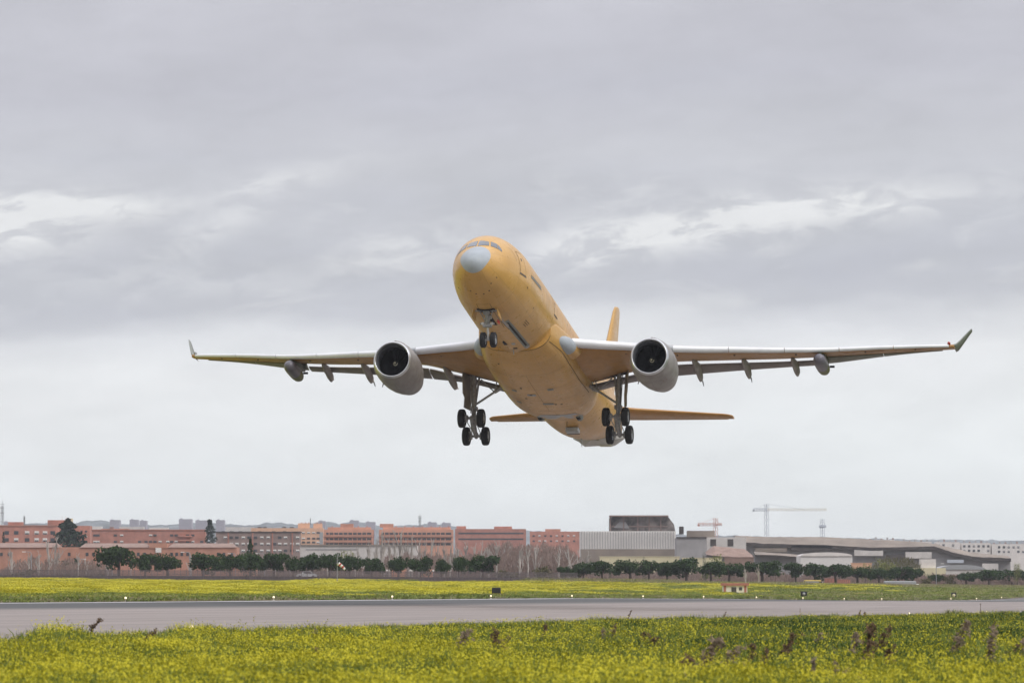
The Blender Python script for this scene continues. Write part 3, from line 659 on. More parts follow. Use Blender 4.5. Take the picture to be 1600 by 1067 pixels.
# fin
def vsec(z, a, b_):
    le = itp(z, [1.5, 3.2, 4.4, 11.2, 11.7, 11.95], [45.5, 48.2, 50.4, 55.5, 56.1, 57.0]); te = itp(z, [1.5, 11.95], [56.6, 58.5]); T = (te-le)*.10
    f = lambda t: T*5.0*(.2969*math.sqrt(t)-.126*t-.3516*t*t+.2843*t**3-.1015*t**4)
    tt = [lerp(a, b_, k/8) for k in range(9)]
    return [Vector((-f(t)-.002, le+(te-le)*t, z)) for t in tt] + [Vector((f(t)+.002, le+(te-le)*t, z)) for t in reversed(tt)]
zs = [1.5, 2.5, 3.2, 3.8, 4.4, 6, 8, 10, 11.2, 11.5, 11.7, 11.85, 11.95]
mb = MB(); mb.loft([vsec(z, 0, .70) for z in zs], True, True); fin_ = mb.obj('fin', M_PRIM, air)
mb = MB(); mb.loft([vsec(z, .705, 1) for z in zs[2:-1]], True, True); mb.obj('rudder', M_PRIM, fin_)
# grey fairing under the tail that carries the stowed boom
mb = MB(); Rr = []
for s, wt, wb, zt, zb in ((49.0, .5, .3, -.8, -1.0), (49.8, 1.85, .85, -.45, -1.12), (50.8, 1.95, 1.05, 0, -1.03), (52.2, 1.9, 1.08, .25, -.6), (53.8, 1.7, .95, .7, -.1), (55.5, .9, .5, 1.1, .5)):
    Rr.append([Vector((x, s, z)) for x, z in ((wt, zt), (wt*.96, lerp(zt, zb, .35)), (lerp(wt, wb, .7), lerp(zt, zb, .8)), (wb, zb), (0, zb*1.0+.05), (-wb, zb), (-lerp(wt, wb, .7), lerp(zt, zb, .8)), (-wt*.96, lerp(zt, zb, .35)), (-wt, zt), (0, zt+.4))])
mb.loft(Rr, True, True, sm=False); tb = mb.obj('tail_fairing', M_TAILG, air)
mb = MB(); mb.box((.7, 50.2, -1.10), (.9, .5, .06)); mb.obj('tail_access_hatch', mat('hatch_pale_yellow', (.50, .50, .38), .6), tb)

# landing gear
def wheel(x, s, z, r, w_, parent, lit=1):
    mb = MB(); h_ = w_/2
    mb.lathe([(-h_*.80, r*.55), (-h_*.96, r*.66), (-h_, r*.80), (-h_*.84, r*.93), (-h_*.5, r*.99), (-h_*.33, r), (-h_*.3, r*.985), (-h_*.27, r), (h_*.27, r), (h_*.3, r*.985), (h_*.33, r), (h_*.5, r*.99), (h_*.84, r*.93), (h_, r*.80), (h_*.96, r*.66), (h_*.80, r*.55)], 36, axis='X')
    for e in (-1, 1):
        mb.lathe([(e*h_*.80, r*.55), (e*h_*.86, r*.52), (e*h_*.66, r*.46), (e*h_*.52, r*.30), (e*h_*.60, r*.2), (e*h_*.80, r*.17), (e*h_*.82, 0)], 24, axis='X', mi=1)
        for k in range(8):
            a = 2*PI*k/8; mb.box((e*h_*.6, r*.37*math.cos(a), r*.37*math.sin(a)), (.03, .07, .07), 0)
    return mb.obj('wheel', [M_TYRE, M_RIM], parent, (x, s, z))
nx, nsx, nz = 0, 6.53, -4.52
mb = MB()
mb.tube([(0, 5.45, -2.55), (0, 5.9, -3.35), (0, 6.12, -3.72)], [.16, .15, .13], 14)
mb.box((0, 5.5, -2.72), (.42, .3, .5)); mb.box((0, 6.0, -3.62), (.62, .22, .26)); mb.box((0, 5.98, -3.5), (1.0, .14, .12))
for e in (-1, 1):
    mb.tube([(e*.62, 5.35, -2.62), (0, 5.6, -2.8)], .055, 8); mb.tube([(e*.5, 5.3, -2.7), (e*.1, 5.9, -3.4)], .035, 8)
    mb.tube([(e*.12, 5.75, -3.0), (e*.2, 6.0, -3.5)], .03, 6)
mb.tube([(-.78, 5.45, -2.72), (.78, 5.45, -2.72)], .06, 8); mb.box((.17, 5.72, -3.1), (.1, .1, .5))
ng = mb.obj('nose_landing_gear', M_STRUT, air)
mb = MB(); mb.tube([(0, 6.1, -3.7), (0, 6.45, -4.38)], .085, 14); mb.tube([(-.3, nsx, nz), (.3, nsx, nz)], .07, 12); mb.tube([(0, 6.42, -4.3), (0, nsx, nz)], [.1, .12], 10)
mb.tube([(0, 6.25, -3.78), (0, 6.55, -4.02), (0, 6.6, -4.4)], .045, 8); mb.obj('oleo', M_WHITEG, ng)
for x in (-.36, .36): wheel(x, nsx, nz, .55, .39, ng)
for x, z in ((-.33, -3.52), (.33, -3.52), (.22, -3.1)):
    mb = MB(); mb.lathe([(0, 0), (.0, .10), (.06, .115), (.16, .06)], 16, c=(x, 5.84, z)); mb.obj('taxi_light', M_WHITEG, ng)
mb = MB(); patch(mb, [(5.05, 165), (5.75, 165), (5.75, 195), (5.05, 195)], .02, 6); patch(mb, [(5.75, 176), (8.8, 177), (8.8, 183), (5.75, 184)], .02, 6); mb.obj('gear_bay', M_DARK, ng)
for e in (-1, 1):
    mb = MB(); mb.add([Vector((e*.80, 5.0, -2.70)), Vector((e*.80, 6.1, -2.74)), Vector((e*.93, 6.3, -3.25)), Vector((e*.92, 5.2, -3.2))], [(0, 1, 2, 3)]); o = mb.obj('gear_door', M_PRIM, ng); so = o.modifiers.new('s', 'SOLIDIFY'); so.thickness = .04
mb = MB(); mb.add([Vector((.72, 5.9, -3.2)), Vector((.88, 6.0, -3.35)), Vector((.84, 6.1, -3.55)), Vector((.66, 5.95, -3.38))], [(0, 1, 2, 3)]); o = mb.obj('warning_pennant', M_RED, ng); o.modifiers.new('s', 'SOLIDIFY').thickness = .02
mb = MB(); mb.add([Vector((.9, 6.3, -3.0)), Vector((1.05, 8.2, -2.98)), Vector((1.12, 8.2, -3.3)), Vector((.97, 6.3, -3.3))], [(0, 1, 2, 3)]); o = mb.obj('gear_door', M_SEAL, ng); o.modifiers.new('s', 'SOLIDIFY').thickness = .04
for sg in (-1, 1):
    X = sg*5.37; F_ = Vector((X, 27.86, -4.60)); A2 = Vector((X, 29.76, -5.47)); B = (F_ + A2)/2
    top = Vector((X + sg*.05, 28.5, -1.0)); mid = lerp(top, B, .62)
    mb = MB()
    mb.tube([top, mid], [.19, .18], 16); mb.tube([mid, lerp(top, B, .70)], [.25, .23], 16)
    mb.tube([lerp(top, B, .70), B + Vector((0, 0, -.05))], .165, 14)
    mb.tube([top + Vector((sg*-.40, .1, .1)), lerp(top, B, .6) + Vector((sg*-.1, 0, 0))], [.085, .075], 10)
    mb.box(lerp(top, B, .66), (.55, .4, .26)); mb.box(lerp(top, B, .83), (.34, .5, .3))
    mb.tube([lerp(top, B, .6) + Vector((0, -.25, 0)), lerp(top, B, .82) + Vector((0, -.55, 0)), B + Vector((0, -.25, .15))], .07, 8)
    mb.tube([top + Vector((sg*.28, -.1, 0)), lerp(top, B, .75) + Vector((sg*.2, -.15, 0))], .04, 6); mb.tube([top + Vector((sg*.12, -.3, 0)), lerp(top, B, .95) + Vector((sg*.1, -.25, 0))], .03, 6)
    mg = mb.obj('main_landing_gear', M_STRUT, air)
    mb = MB(); br_ = lerp(top, B, .60); mb.tube([Vector((sg*2.75, 28.4, -1.75)), lerp(Vector((sg*2.75, 28.4, -1.75)), br_, .42)], .15, 10); mb.tube([lerp(Vector((sg*2.75, 28.4, -1.75)), br_, .40), br_], .085, 10)
    mb.tube([Vector((sg*3.6, 28.3, -1.35)), lerp(Vector((sg*2.75, 28.4, -1.75)), br_, .42), Vector((sg*4.9, 28.5, -1.5))], .06, 8)
    mb.obj('side_stay', M_STRUT, mg)
    mb = MB(); mb.tube([F_ + Vector((0, -.15, .07)), B, A2 + Vector((0, .15, -.07))], [.13, .21, .13], 12)
    for c_ in (F_, A2):
        mb.tube([c_ - Vector((.6, 0, 0)), c_ + Vector((.6, 0, 0))], .09, 12)
        for e in (-1, 1):
            mb.lathe([(e*.30, .1), (e*.30, .26), (e*.46, .28), (e*.46, .1)], 16, axis='X', c=tuple(c_)); mb.tube([c_ + Vector((e*.33, 0, .24)), B + Vector((e*.12, 0, .42))], .03, 6)
            mb.tube([c_ + Vector((e*.36, .1, -.22)), B + Vector((e*.15, 0, -.2))], .035, 6)
    mb.tube([lerp(top, B, .82) + Vector((0, -.2, 0)), lerp(F_, A2, .18)], .06, 8); mb.obj('bogie_beam', M_STRUT, mg)
    for c_ in (F_, A2):
        for e in (-.715, .715): wheel(c_.x + e, c_.y, c_.z, .69, .50, mg)
    # leg door
    mb = MB(); xo = X + sg*.72
    prof = [(29.3, -1.0), (27.9, -1.0), (28.0, -2.6), (28.3, -2.9), (28.3, -3.65), (29.2, -3.65), (29.3, -2.6)]
    vs = [Vector((xo + sg*.03*abs(z+2.4) - sg*.32*(s-28.0), s, z)) for s, z in prof]
    if sg < 0: vs = [v + Vector((.0, 0, 0)) for v in vs]
    mb.add(vs, [tuple(range(7))]); o = mb.obj('leg_door', M_CANOE, mg); so = o.modifiers.new('s', 'SOLIDIFY'); so.thickness = .07
    mb = MB(); mb.add([Vector((sg*2.9, 28.35, -1.86)), Vector((sg*6.0, 28.3, -1.13)), Vector((sg*6.0, 29.2, -1.0)), Vector((sg*3.3, 29.3, -1.62))], [(0, 1, 2, 3)]); mb.obj('wheel_bay', M_DARK, mg)

# ================================================================== BACKGROUND
def px2m(px, Z): return px * Z / F
def flat(Z, px): return gpt(px, Z)
M = {}
def mm(key, *a, **k):
    if key not in M: M[key] = mat(key, *a, **k)
    return M[key]
mm('red_brick', (.48, .21, .15), .9, var=.15, scale=.25); mm('dark_red_brick', (.42, .185, .135), .9, var=.15, scale=.25)
mm('orange_brick', (.48, .24, .165), .9, var=.12, scale=.2); mm('brown_brick', (.27, .195, .17), .9, var=.15, scale=.25)
mm('peach_render', (.70, .43, .28), .9, var=.08, scale=.2); mm('orange_render', (.60, .31, .21), .9, var=.1, scale=.2)
mm('roof_tile', (.27, .185, .15), .9, var=.15, scale=.5); mm('pale_concrete', (.60, .57, .54), .9, var=.1, scale=.2)
mm('window_dark', (.045, .05, .055), .3, var=.2); mm('blind_white', (.78, .76, .72), .6, var=.08); mm('haze_blue_tower', (.36, .35, .40), .9, var=.1, scale=.05)  # tower colour paled to carry part of the distance haze
mm('cream_wall', (.66, .60, .40), .9, var=.08, scale=.2); mm('white_wall', (.74, .70, .66), .9, var=.08, scale=.2); mm('grey_wall', (.33, .32, .32), .9, var=.12, scale=.2)
mm('tan_roof', (.24, .20, .165), .9, var=.2, scale=.1); mm('dark_eave', (.06, .05, .045), .9, var=.3, scale=.3); mm('metal_light', (.36, .37, .38), .5, .2, var=.1)
mm('ribbed_white', (.74, .72, .69), .7, var=.08, scale=.1); mm('rib_shade', (.42, .41, .40), .8); mm('charred_frame', (.15, .13, .12), .9, var=.6, scale=.35)
mm('galvanised', (.30, .31, .32), .5, .3, var=.1); mm('crane_red', (.60, .30, .22), .6); mm('crane_grey', (.50, .54, .60), .6); mm('crane_yellow', (.70, .64, .48), .6)

def block(name, label, cat, x0, x1, top, Z, depth, m_, base=None, group=None, roof=None, yaw=0.0):
    a, b = gpt(x0, Z), gpt(x1, Z); W_ = (x1 - x0) * Z / F; zt = pix(0, top, Z).z; zb = min(a.z, b.z) - 1.5
    if base is not None: zb = pix(0, base, Z).z
    o = empty(name, ((a.x + b.x) / 2, a.y, zb), yaw); tag(o, label, cat, group); Hh = zt - zb
    mb = MB(); mb.box((0, depth / 2, Hh / 2), (W_, depth, Hh)); wl = mb.obj('wall', m_, o)
    if roof: 
        mb = MB(); mb.box((0, depth / 2, Hh + .2), (W_ + .8, depth + .8, .4)); mb.obj('roof', roof, o)
    o['_'] = 0; del o['_']
    return o, Z, (x0 + x1) / 2, zb
def addbox(B, name, x0, x1, y0, y1, m_, d=.3, proud=.15, parent=None):      # photo-measured piece on the front face
    o, Z, xc, zb = B; zt, zz = pix(0, y0, Z).z - zb, pix(0, y1, Z).z - zb; c = ((x0 + x1) / 2 - xc) * Z / F
    mb = MB(); mb.box((c, d / 2 - proud, (zt + zz) / 2), ((x1 - x0) * Z / F, d, zt - zz)); return mb.obj(name, m_, parent or o)
WIN = {}
def windows(B, xs, ys, w_, h_, mats, frac=1.0, name='window', rs=random.Random(3)):
    o, Z, xc, zb = B
    for y in ys:
        for x in xs:
            if rs.random() > frac: continue
            ww, hh = w_ * Z / F, h_ * Z / F; key = (round(ww, 1), round(hh, 1), mats[0].name if False else rs.choice(mats).name)
            if key not in WIN:
                mb = MB(); mb.box((0, 0, 0), (ww, .24, hh), 0); mb.box((0, -.10, -hh * .28), (ww * .88, .1, hh * .36), 1); WIN[key] = mb.mesh(name, [bpy.data.materials[key[2]], M['window_dark']])
            c = bpy.data.objects.new(name, WIN[key]); COL.objects.link(c); c.parent = o; c.location = ((x - xc) * Z / F, -.05, pix(0, y, Z).z - zb)
def rooftop(B, x0, x1, y0, y1, m_, name='roof_structure', back=3, d=5):
    o, Z, xc, zb = B; zt, zz = pix(0, y0, Z).z - zb, pix(0, y1, Z).z - zb
    mb = MB(); mb.box((((x0 + x1) / 2 - xc) * Z / F, back + d / 2, (zt + zz) / 2), ((x1 - x0) * Z / F, d, zt - zz)); return mb.obj(name, m_, o)
wd, bw = M['window_dark'], M['blind_white']
B = block('apartment_block', 'red brick apartment block at far left with white blinds and roof stair boxes', 'building', -25, 88, 821.5, 2500, 14, M['red_brick'], roof=M['orange_brick'])
windows(B, (-16, 10, 25, 42, 57, 70, 82), (832, 843), 7, 5.5, [bw, bw, wd]); rooftop(B, 11, 34, 815, 821.6, M['dark_red_brick']); rooftop(B, -20, -4, 816, 821.6, M['red_brick'])
B = block('apartment_block', 'plain red brick apartment wing behind the big cedar with yellow roof box', 'building', 88.5, 140, 821, 2520, 14, M['red_brick'])
windows(B, (96, 118, 127, 134), (830, 838, 846), 3.5, 3, [bw, wd], .8); rooftop(B, 73, 108, 812, 821.2, M['dark_red_brick']); rooftop(B, 108.3, 111.5, 809.5, 821.2, M['cream_wall']); 
for x in (95, 101): rooftop(B, x, x + .8, 806, 812.5, M['blind_white'], 'chimney', 4, 1)
B = block('apartment_block', 'long red brick apartment block left of the tall cypress with flat roof', 'building', 143, 320, 828, 2450, 14, M['dark_red_brick'], roof=M['red_brick'])
windows(B, (148, 153, 180, 190, 218, 228, 235, 242, 250, 262, 268, 275, 282, 293, 301, 308, 315), (836, 846), 5, 3.2, [bw, wd, wd], .8); rooftop(B, 157, 200, 825.6, 828, M['orange_brick']); rooftop(B, 170, 176, 822.5, 826, M['brown_brick'])
addbox(B, 'balcony', 278, 300, 836.5, 838.5, M['red_brick'], 1.4, 1.2); addbox(B, 'balcony', 278, 300, 843, 845, M['red_brick'], 1.4, 1.2)
B = block('apartment_block', 'brown brick apartment block with rows of white blinds right of the cypress', 'building', 337, 468, 831.5, 2200, 14, M['brown_brick'], roof=M['dark_eave'])
windows(B, (343, 352, 361, 370, 380, 389, 399, 409, 419, 429, 437, 446, 456, 465), (839.5, 849.5, 860), 5.4, 3.8, [bw, bw, wd], .95); 
for x in (352, 390, 421, 452): addbox(B, 'pilaster', x + 3.6, x + 5.6, 832, 866, M['dark_red_brick'], .6, .5)
for x in (345, 358, 372, 402, 424, 441): rooftop(B, x, x + 5, 829.3, 831.8, M['dark_eave'])
B = block('apartment_block', 'peach coloured apartment block with two raised roof boxes', 'building', 392, 505, 824.5, 2900, 14, M['peach_render'])
windows(B, (474, 482, 490, 497), (832, 841, 847), 5, 2.8, [bw, wd]); rooftop(B, 465, 483, 817, 824.6, M['peach_render']); rooftop(B, 489, 503, 817.5, 824.6, M['peach_render'])
for x in (470, 476, 481, 494, 500): rooftop(B, x, x + 1.6, 815.5, 817.4, M['dark_red_brick'], 'chimney', 4, 1.5)
for x in (402, 410, 440, 452): rooftop(B, x, x + 6, 822.8, 824.7, M['dark_eave'])
addbox(B, 'stair_panel', 499, 504.5, 831, 850, M['metal_light'])
for x0, x1, lab in ((505.5, 583, 'orange balcony apartment block, the left of two beside the peach block'), (592, 708, 'orange balcony apartment block behind the bare poplars, widest of the pair')):
    B = block('apartment_block', lab, 'building', x0, x1, 827, 2600, 14, M['orange_render'])
    for y in (833.5, 842, 850): addbox(B, 'balcony_opening', x0 + 4, x1 - 3, y - 1.9, y + 1.6, M['window_dark'], .3, .05); 
    for y in (833.5, 842, 850):
        for x in np.arange(x0 + 8, x1 - 6, 7.3): addbox(B, 'balcony_divider', x, x + 1.3, y - 2, y + 1.7, M['orange_render'], .4, .25)
    for y in (837.2, 845.8): addbox(B, 'balcony', x0 + 1, x1 - 1, y - 1.8, y + 1.2, M['orange_brick'], 1.2, 1.1)
    rooftop(B, x0 + 6, x1 - 4, 823.2, 827.1, M['orange_render'], 'penthouse', 2.5, 8); rooftop(B, x0 + 26 if x0 < 520 else x0 + 1, x0 + 46 if x0 < 520 else x0 + 22, 817.8, 823.3, M['orange_brick'], 'penthouse', 3.5, 6)
    for x in np.arange(x0 + 12, x1 - 8, 13.7): rooftop(B, x, x + 1.6, 821.4, 823.4, M['dark_red_brick'], 'chimney', 4, 1.5)
B = block('apartment_block', 'hazy red brick apartment block in the exhaust shimmer', 'building', 711, 822, 826, 2900, 14, M['dark_red_brick'])
for y in (833, 842): addbox(B, 'balcony_opening', 716, 818, y - 1.4, y + 1.2, M['window_dark'], .3, .05)
rooftop(B, 713, 728, 821.5, 826.2, M['red_brick']); rooftop(B, 772, 800, 822, 826.2, M['red_brick'])
B = block('apartment_block', 'hazy red brick block just left of the white ribbed hall', 'building', 828, 906, 830, 3000, 14, M['red_brick'])
windows(B, np.arange(834, 902, 9), (837, 845), 3.4, 2.6, [bw, wd]); rooftop(B, 852, 876, 826, 830.2, M['orange_brick'])
B = block('industrial_hall', 'pale grey low hall below the orange balcony blocks', 'building', 469, 652, 852, 1900, 20, M['pale_concrete'])
addbox(B, 'roof_edge', 469, 652, 850.4, 852.2, M['tan_roof'], .8, .5); addbox(B, 'dark_band', 478, 560, 857, 859, M['grey_wall'])
B = block('school_building', 'long low orange brick building with pinkish tiled roof behind the left pines', 'building', -30, 370, 854.5, 1650, 16, M['orange_brick'])
for x0, x1, y0 in ((-30, 92, 847.5), (124, 232, 848), (262, 368, 848)):
    o, Z, xc, zb = B; W_ = (x1 - x0) * Z / F; cx_ = ((x0 + x1) / 2 - xc) * Z / F; z0, z1 = pix(0, 855, Z).z - zb, pix(0, y0, Z).z - zb
    mb = MB(); mb.add([(cx_ - W_/2, -.4, z0), (cx_ + W_/2, -.4, z0), (cx_ + W_/2 - 1.2, 8, z1), (cx_ - W_/2 + 1.2, 8, z1), (cx_ + W_/2, 16.4, z0), (cx_ - W_/2, 16.4, z0)], [(0, 1, 2, 3), (3, 2, 4, 5), (0, 3, 5), (1, 4, 2), (0, 5, 4, 1)]); mb.obj('roof', M['roof_tile'], o)
rooftop(B, 233, 261, 848.5, 856, M['orange_brick'], 'gable', -.3, 10)
g_ = addbox(B, 'bay_window', 243, 252, 855.5, 863, M['blind_white'], .3, .5); 
windows(B, (2, 14, 108, 136, 146, 216, 226, 268, 276, 284, 293, 341, 350, 362), (865.5,), 4.2, 5, [wd])
B = block('low_house', 'low orange house glimpsed between pine trunks behind the fence', 'building', 369, 400, 887.5, 1300, 8, M['orange_render'], group=None, roof=M['roof_tile'])
for x0, x1, lab in ((612, 634, 'small orange shed between pine trunks near the globe lamps'), (657, 676, 'small orange shed just left of the last globe lamp')): block('garden_shed', lab, 'shed', x0, x1, 889, 1250, 5, M['orange_render'])
# far towers
for k, (x0, x1, y0) in enumerate(((5, 15, 815), (171, 186, 812), (202, 215, 811.5), (218, 228, 813), (279, 299, 810.5), (305, 326, 812.5), (337, 350, 812), (497, 508, 813.5), (546, 560, 812.5), (571, 586, 815), (668, 682, 815.5), (690, 704, 816.5))):
    nb = ['red block at far left edge', 'cedar', 'left half of the long red block', 'middle of the long red block', 'cypress, furthest left of three', 'cypress, middle of three', 'cypress, right over the brown block', 'peach block', 'left orange balcony block, left of two', 'left orange balcony block, right of two', 'right orange balcony block, left of two', 'right end of the orange balcony blocks']
    ls = 'hazy grey-blue tower block by the ' + nb[k]
    B = block('tower_block', ls, 'tower', x0, x1, y0, 5000 + 60*k, 22, M['haze_blue_tower'], base=840, group='far grey-blue tower blocks')
    rooftop(B, x0 + 2, x0 + 5, y0 - 1.3, y0 + .1, M['haze_blue_tower'])
for k, (x0, x1, y0, m_) in enumerate(((141, 158, 822, 'white_wall'), (186, 224, 822.5, 'pale_concrete'), (232, 262, 824, 'white_wall'), (352, 396, 823, 'pale_concrete'))):
    block('distant_house', ['small white flat behind the gap right of the cedar', 'pale low flats behind the left end of the long red block', 'pale low flats behind the middle of the long red block', 'pale low flats behind the brown brick block'][k], 'building', x0, x1, y0, 3600, 12, M[m_], base=838)
# industrial right half
B = block('ribbed_hall', 'white ribbed metal hall below the dark unfinished rooftop structure', 'building', 907, 1056, 829.5, 1900, 30, M['ribbed_white'])
mb = MB(); o, Z, xc, zb = B
for x in np.arange(909, 1055, 4.1): mb.box(((x - xc) * Z / F, -.12, (pix(0, 844, Z).z - zb)), (1.3 * Z / F * .8, .3, 27 * Z / F))
mb.obj('rib_cladding', M['rib_shade'], o)
addbox(B, 'plinth', 907, 1064, 857.5, 880, M['tan_roof'], 1, .6)
o = empty('unfinished_structure', gpt(1003, 1950)); Z = 1950; zb = o.location.z; tag(o, 'dark bare concrete structure with open floors above the white ribbed hall', 'building')
def XY(px): return (px - 1003) * Z / F
def ZZ(py): return pix(0, py, Z).z - zb
mb = MB(); prof = [(953, 833), (953, 808.5), (961, 806), (1044, 806), (1054, 819), (1056, 833)]
vs = [(XY(x), 4, ZZ(y)) for x, y in prof] + [(XY(x), 20, ZZ(y)) for x, y in prof]; n = len(prof)
mb.add(vs, [tuple(range(n)), tuple(range(2*n-1, n-1, -1))] + [(i, (i+1) % n, (i+1) % n + n, i + n) for i in range(n)]); mb.obj('wall', M['charred_frame'], o)
mb = MB(); mb.box((XY(999), 10, ZZ(805.6)), (92*Z/F, 17, .5)); mb.obj('roof', M['brown_brick'], o)
for x in (954, 975, 997, 1015, 1033): mb = MB(); mb.box((XY(x), 3.8, ZZ(819)), (.5, .5, 26*Z/F)); mb.obj('column', M['brown_brick'], o)
for y in (813, 822): mb = MB(); mb.box((XY(1000), 3.9, ZZ(y)), (88*Z/F, .4, .35)); mb.obj('floor_beam', M['charred_frame'] if y == 813 else M['brown_brick'], o)
mb = MB(); mb.add([(XY(959), 3.6, ZZ(824)), (XY(968), 3.6, ZZ(815)), (XY(978), 3.6, ZZ(815)), (XY(984), 3.6, ZZ(825))], [(0, 1, 2, 3)]); p_ = mb.obj('tarpaulin', M['grey_wall'], o); p_.modifiers.new('s', 'SOLIDIFY').thickness = .1
B = block('grey_block', 'mid grey windowless block right of the ribbed hall', 'building', 1057, 1104, 840, 1850, 20, M['grey_wall']); addbox(B, 'roof_edge', 1057, 1104, 838.5, 840.2, M['dark_eave'], .6, .4)
B = block('grey_block', 'light grey industrial block with dark doors left of the long wavy roof', 'building', 1105, 1166, 839, 1900, 20, M['pale_concrete'])
for x in (1110, 1137): addbox(B, 'dark_door', x, x + 9, 842, 853, M['dark_eave'], .3, .1)
rooftop(B, 1075, 1118, 828.5, 839, M['tan_roof'], 'roof_mound', 6, 8); rooftop(B, 1062, 1069, 822, 834, M['dark_eave'], 'roof_vent', 4, 3)
def slab_roof(name, label, cat, pts, Z, depth, m_, thick):        # long roof following a sagging ridge line
    q_ = []
    for (x0, y0, e0), (x1, y1, e1) in zip(pts[:-1], pts[1:]):
        for k in range(7): t = k/7; x = lerp(x0, x1, t); q_.append((x, lerp(y0, y1, t) + 1.1*mnoise.noise((x*.11, 1, 0)) + .5*mnoise.noise((x*.5, 1, 0)), lerp(e0, e1, t) + .9*mnoise.noise((x*.2, 7, 0))))
    pts = q_ + [pts[-1]]
    xc = (pts[0][0] + pts[-1][0]) / 2; o = empty(name, gpt(xc, Z)); zb = o.location.z; tag(o, label, cat); n = len(pts)
    f = lambda x, y, d: ((x - xc) * Z / F, d, pix(0, y, Z).z - zb)
    mb = MB(); top = [f(x, y, 10) for x, y, e in pts]; edge = [f(x, e, 0) for x, y, e in pts]; bot = [f(x, e + thick, 0) for x, y, e in pts]; bb = [f(x, e + thick, depth) for x, y, e in pts]
    tb_ = [f(x, y, depth) for x, y, e in pts]
    for a, b in ((top, edge), (tb_, top)): mb.add(a + b, [(i, i+1, n+i+1, n+i) for i in range(n-1)], 0)
    mb.add(edge + bot, [(i, i+1, n+i+1, n+i) for i in range(n-1)], 1); mb.add(bot + bb, [(i, i+1, n+i+1, n+i) for i in range(n-1)], 1)
    mb.obj('roof', [m_, M['dark_eave']], o)
    mb = MB(); wl = [f(x, e + thick - .5, 3) for x, y, e in pts] + [((x - xc) * Z / F, 3, -1) for x, y, e in pts]; mb.add(wl, [(i, i+1, n+i+1, n+i) for i in range(n-1)]); w_ = mb.obj('wall', M['grey_wall'], o); w_.modifiers.new('s', 'SOLIDIFY').thickness = .4
    return o, Z, xc, zb
T1 = slab_roof('terminal_building', 'long terminal with sagging tan roof and dark eaves across the right', 'building', [(1150, 836, 846), (1200, 838, 849), (1290, 838, 851), (1360, 842, 855), (1430, 845, 854), (1460, 848, 853), (1490, 855, 863), (1520, 862, 869), (1580, 868, 872)], 2000, 40, M['tan_roof'], 5)
for x0, x1, y0, y1, m_ in ((1335, 1380, 858, 868, 'pale_concrete'), (1415, 1456, 862, 872, 'pale_concrete'), (1480, 1506, 874, 879, 'crane_grey'), (1385, 1415, 866, 874, 'dark_eave'), (1535, 1560, 880, 890, 'pale_concrete'), (1236, 1300, 852, 860, 'dark_eave'), (1180, 1230, 856, 862, 'tan_roof')): addbox(T1, 'facade_panel', x0, x1, y0, y1, M[m_], .6, .4 - 3 + 2.6)
T2 = slab_roof('tent_roof_hall', 'brownish grey hall with a low sloping tent roof behind the right pines', 'building', [(1104, 862, 866), (1118, 852, 868), (1165, 857, 871), (1178, 866, 873)], 1600, 16, M['roof_tile'], 2)
T3 = slab_roof('tent_roof_hall', 'flat brown canopy above the reddish wall right of the tent roof', 'building', [(1180, 861, 866), (1215, 863, 867), (1252, 866, 870)], 1620, 16, M['tan_roof'], 2)
B = block('warehouse', 'pale green-white warehouse with a rounded roof above the right pines', 'building', 1251, 1332, 868, 1500, 22, M['ribbed_white'])
o, Z, xc, zb = B; mb = MB(); Wh = 40.5 * Z / F; Rg = []
for y_ in (-.3, 22.3): Rg.append([(Wh * math.cos(a), y_, pix(0, 868.5, Z).z - zb + 6 * Z / F * math.sin(a) ** .8) for a in [PI * k / 14 for k in range(15)]])
mb.loft(Rg, True, True, closed=False); mb.obj('roof', M['white_wall'], o)
B = block('cream_building', 'cream coloured low building with a square white tower block', 'building', 1428, 1478, 887, 1450, 14, M['cream_wall']); rooftop(B, 1440, 1463, 873, 887.2, M['white_wall'], 'tower', 1, 7)
B = block('domed_hall', 'light grey hall with a shallow domed roof right of the cream building', 'building', 1466, 1540, 889, 1480, 22, M['pale_concrete'])
o, Z, xc, zb = B; mb = MB(); Wh = 37 * Z / F; Rg = [[(Wh * math.cos(a), y_, pix(0, 889.5, Z).z - zb + 7.5 * Z / F * math.sin(a)) for a in [PI * k / 14 for k in range(15)]] for y_ in (-.3, 22.3)]
mb.loft(Rg, True, True, closed=False); mb.obj('roof', M['metal_light'], o)
for k, (x0, x1, y0) in enumerate(((1356, 1398, 843), (1400, 1456, 846), (1463, 1500, 846.5), (1503, 1548, 848), (1550, 1620, 849.5))):
    B = block('apartment_block', 'white apartment block on the right skyline, ' + ['leftmost of five', 'second of five', 'middle of five', 'second from the right', 'rightmost, cut by the picture edge'][k], 'building', x0, x1, y0, 3300, 14, M['white_wall'])
    windows(B, np.arange(x0 + 4, x1 - 3, 7.5), (y0 + 5, y0 + 12), 3.6, 3.4, [wd, M['grey_wall']], .85)
    for x in np.arange(x0 + 3, x1 - 2, 9.0): rooftop(B, x, x + 2.6, y0 - 3.2 + 1.2*math.sin(x), y0 + .1, M['brown_brick'] if int(x) % 2 else M['grey_wall'], 'chimney', 3, 2)
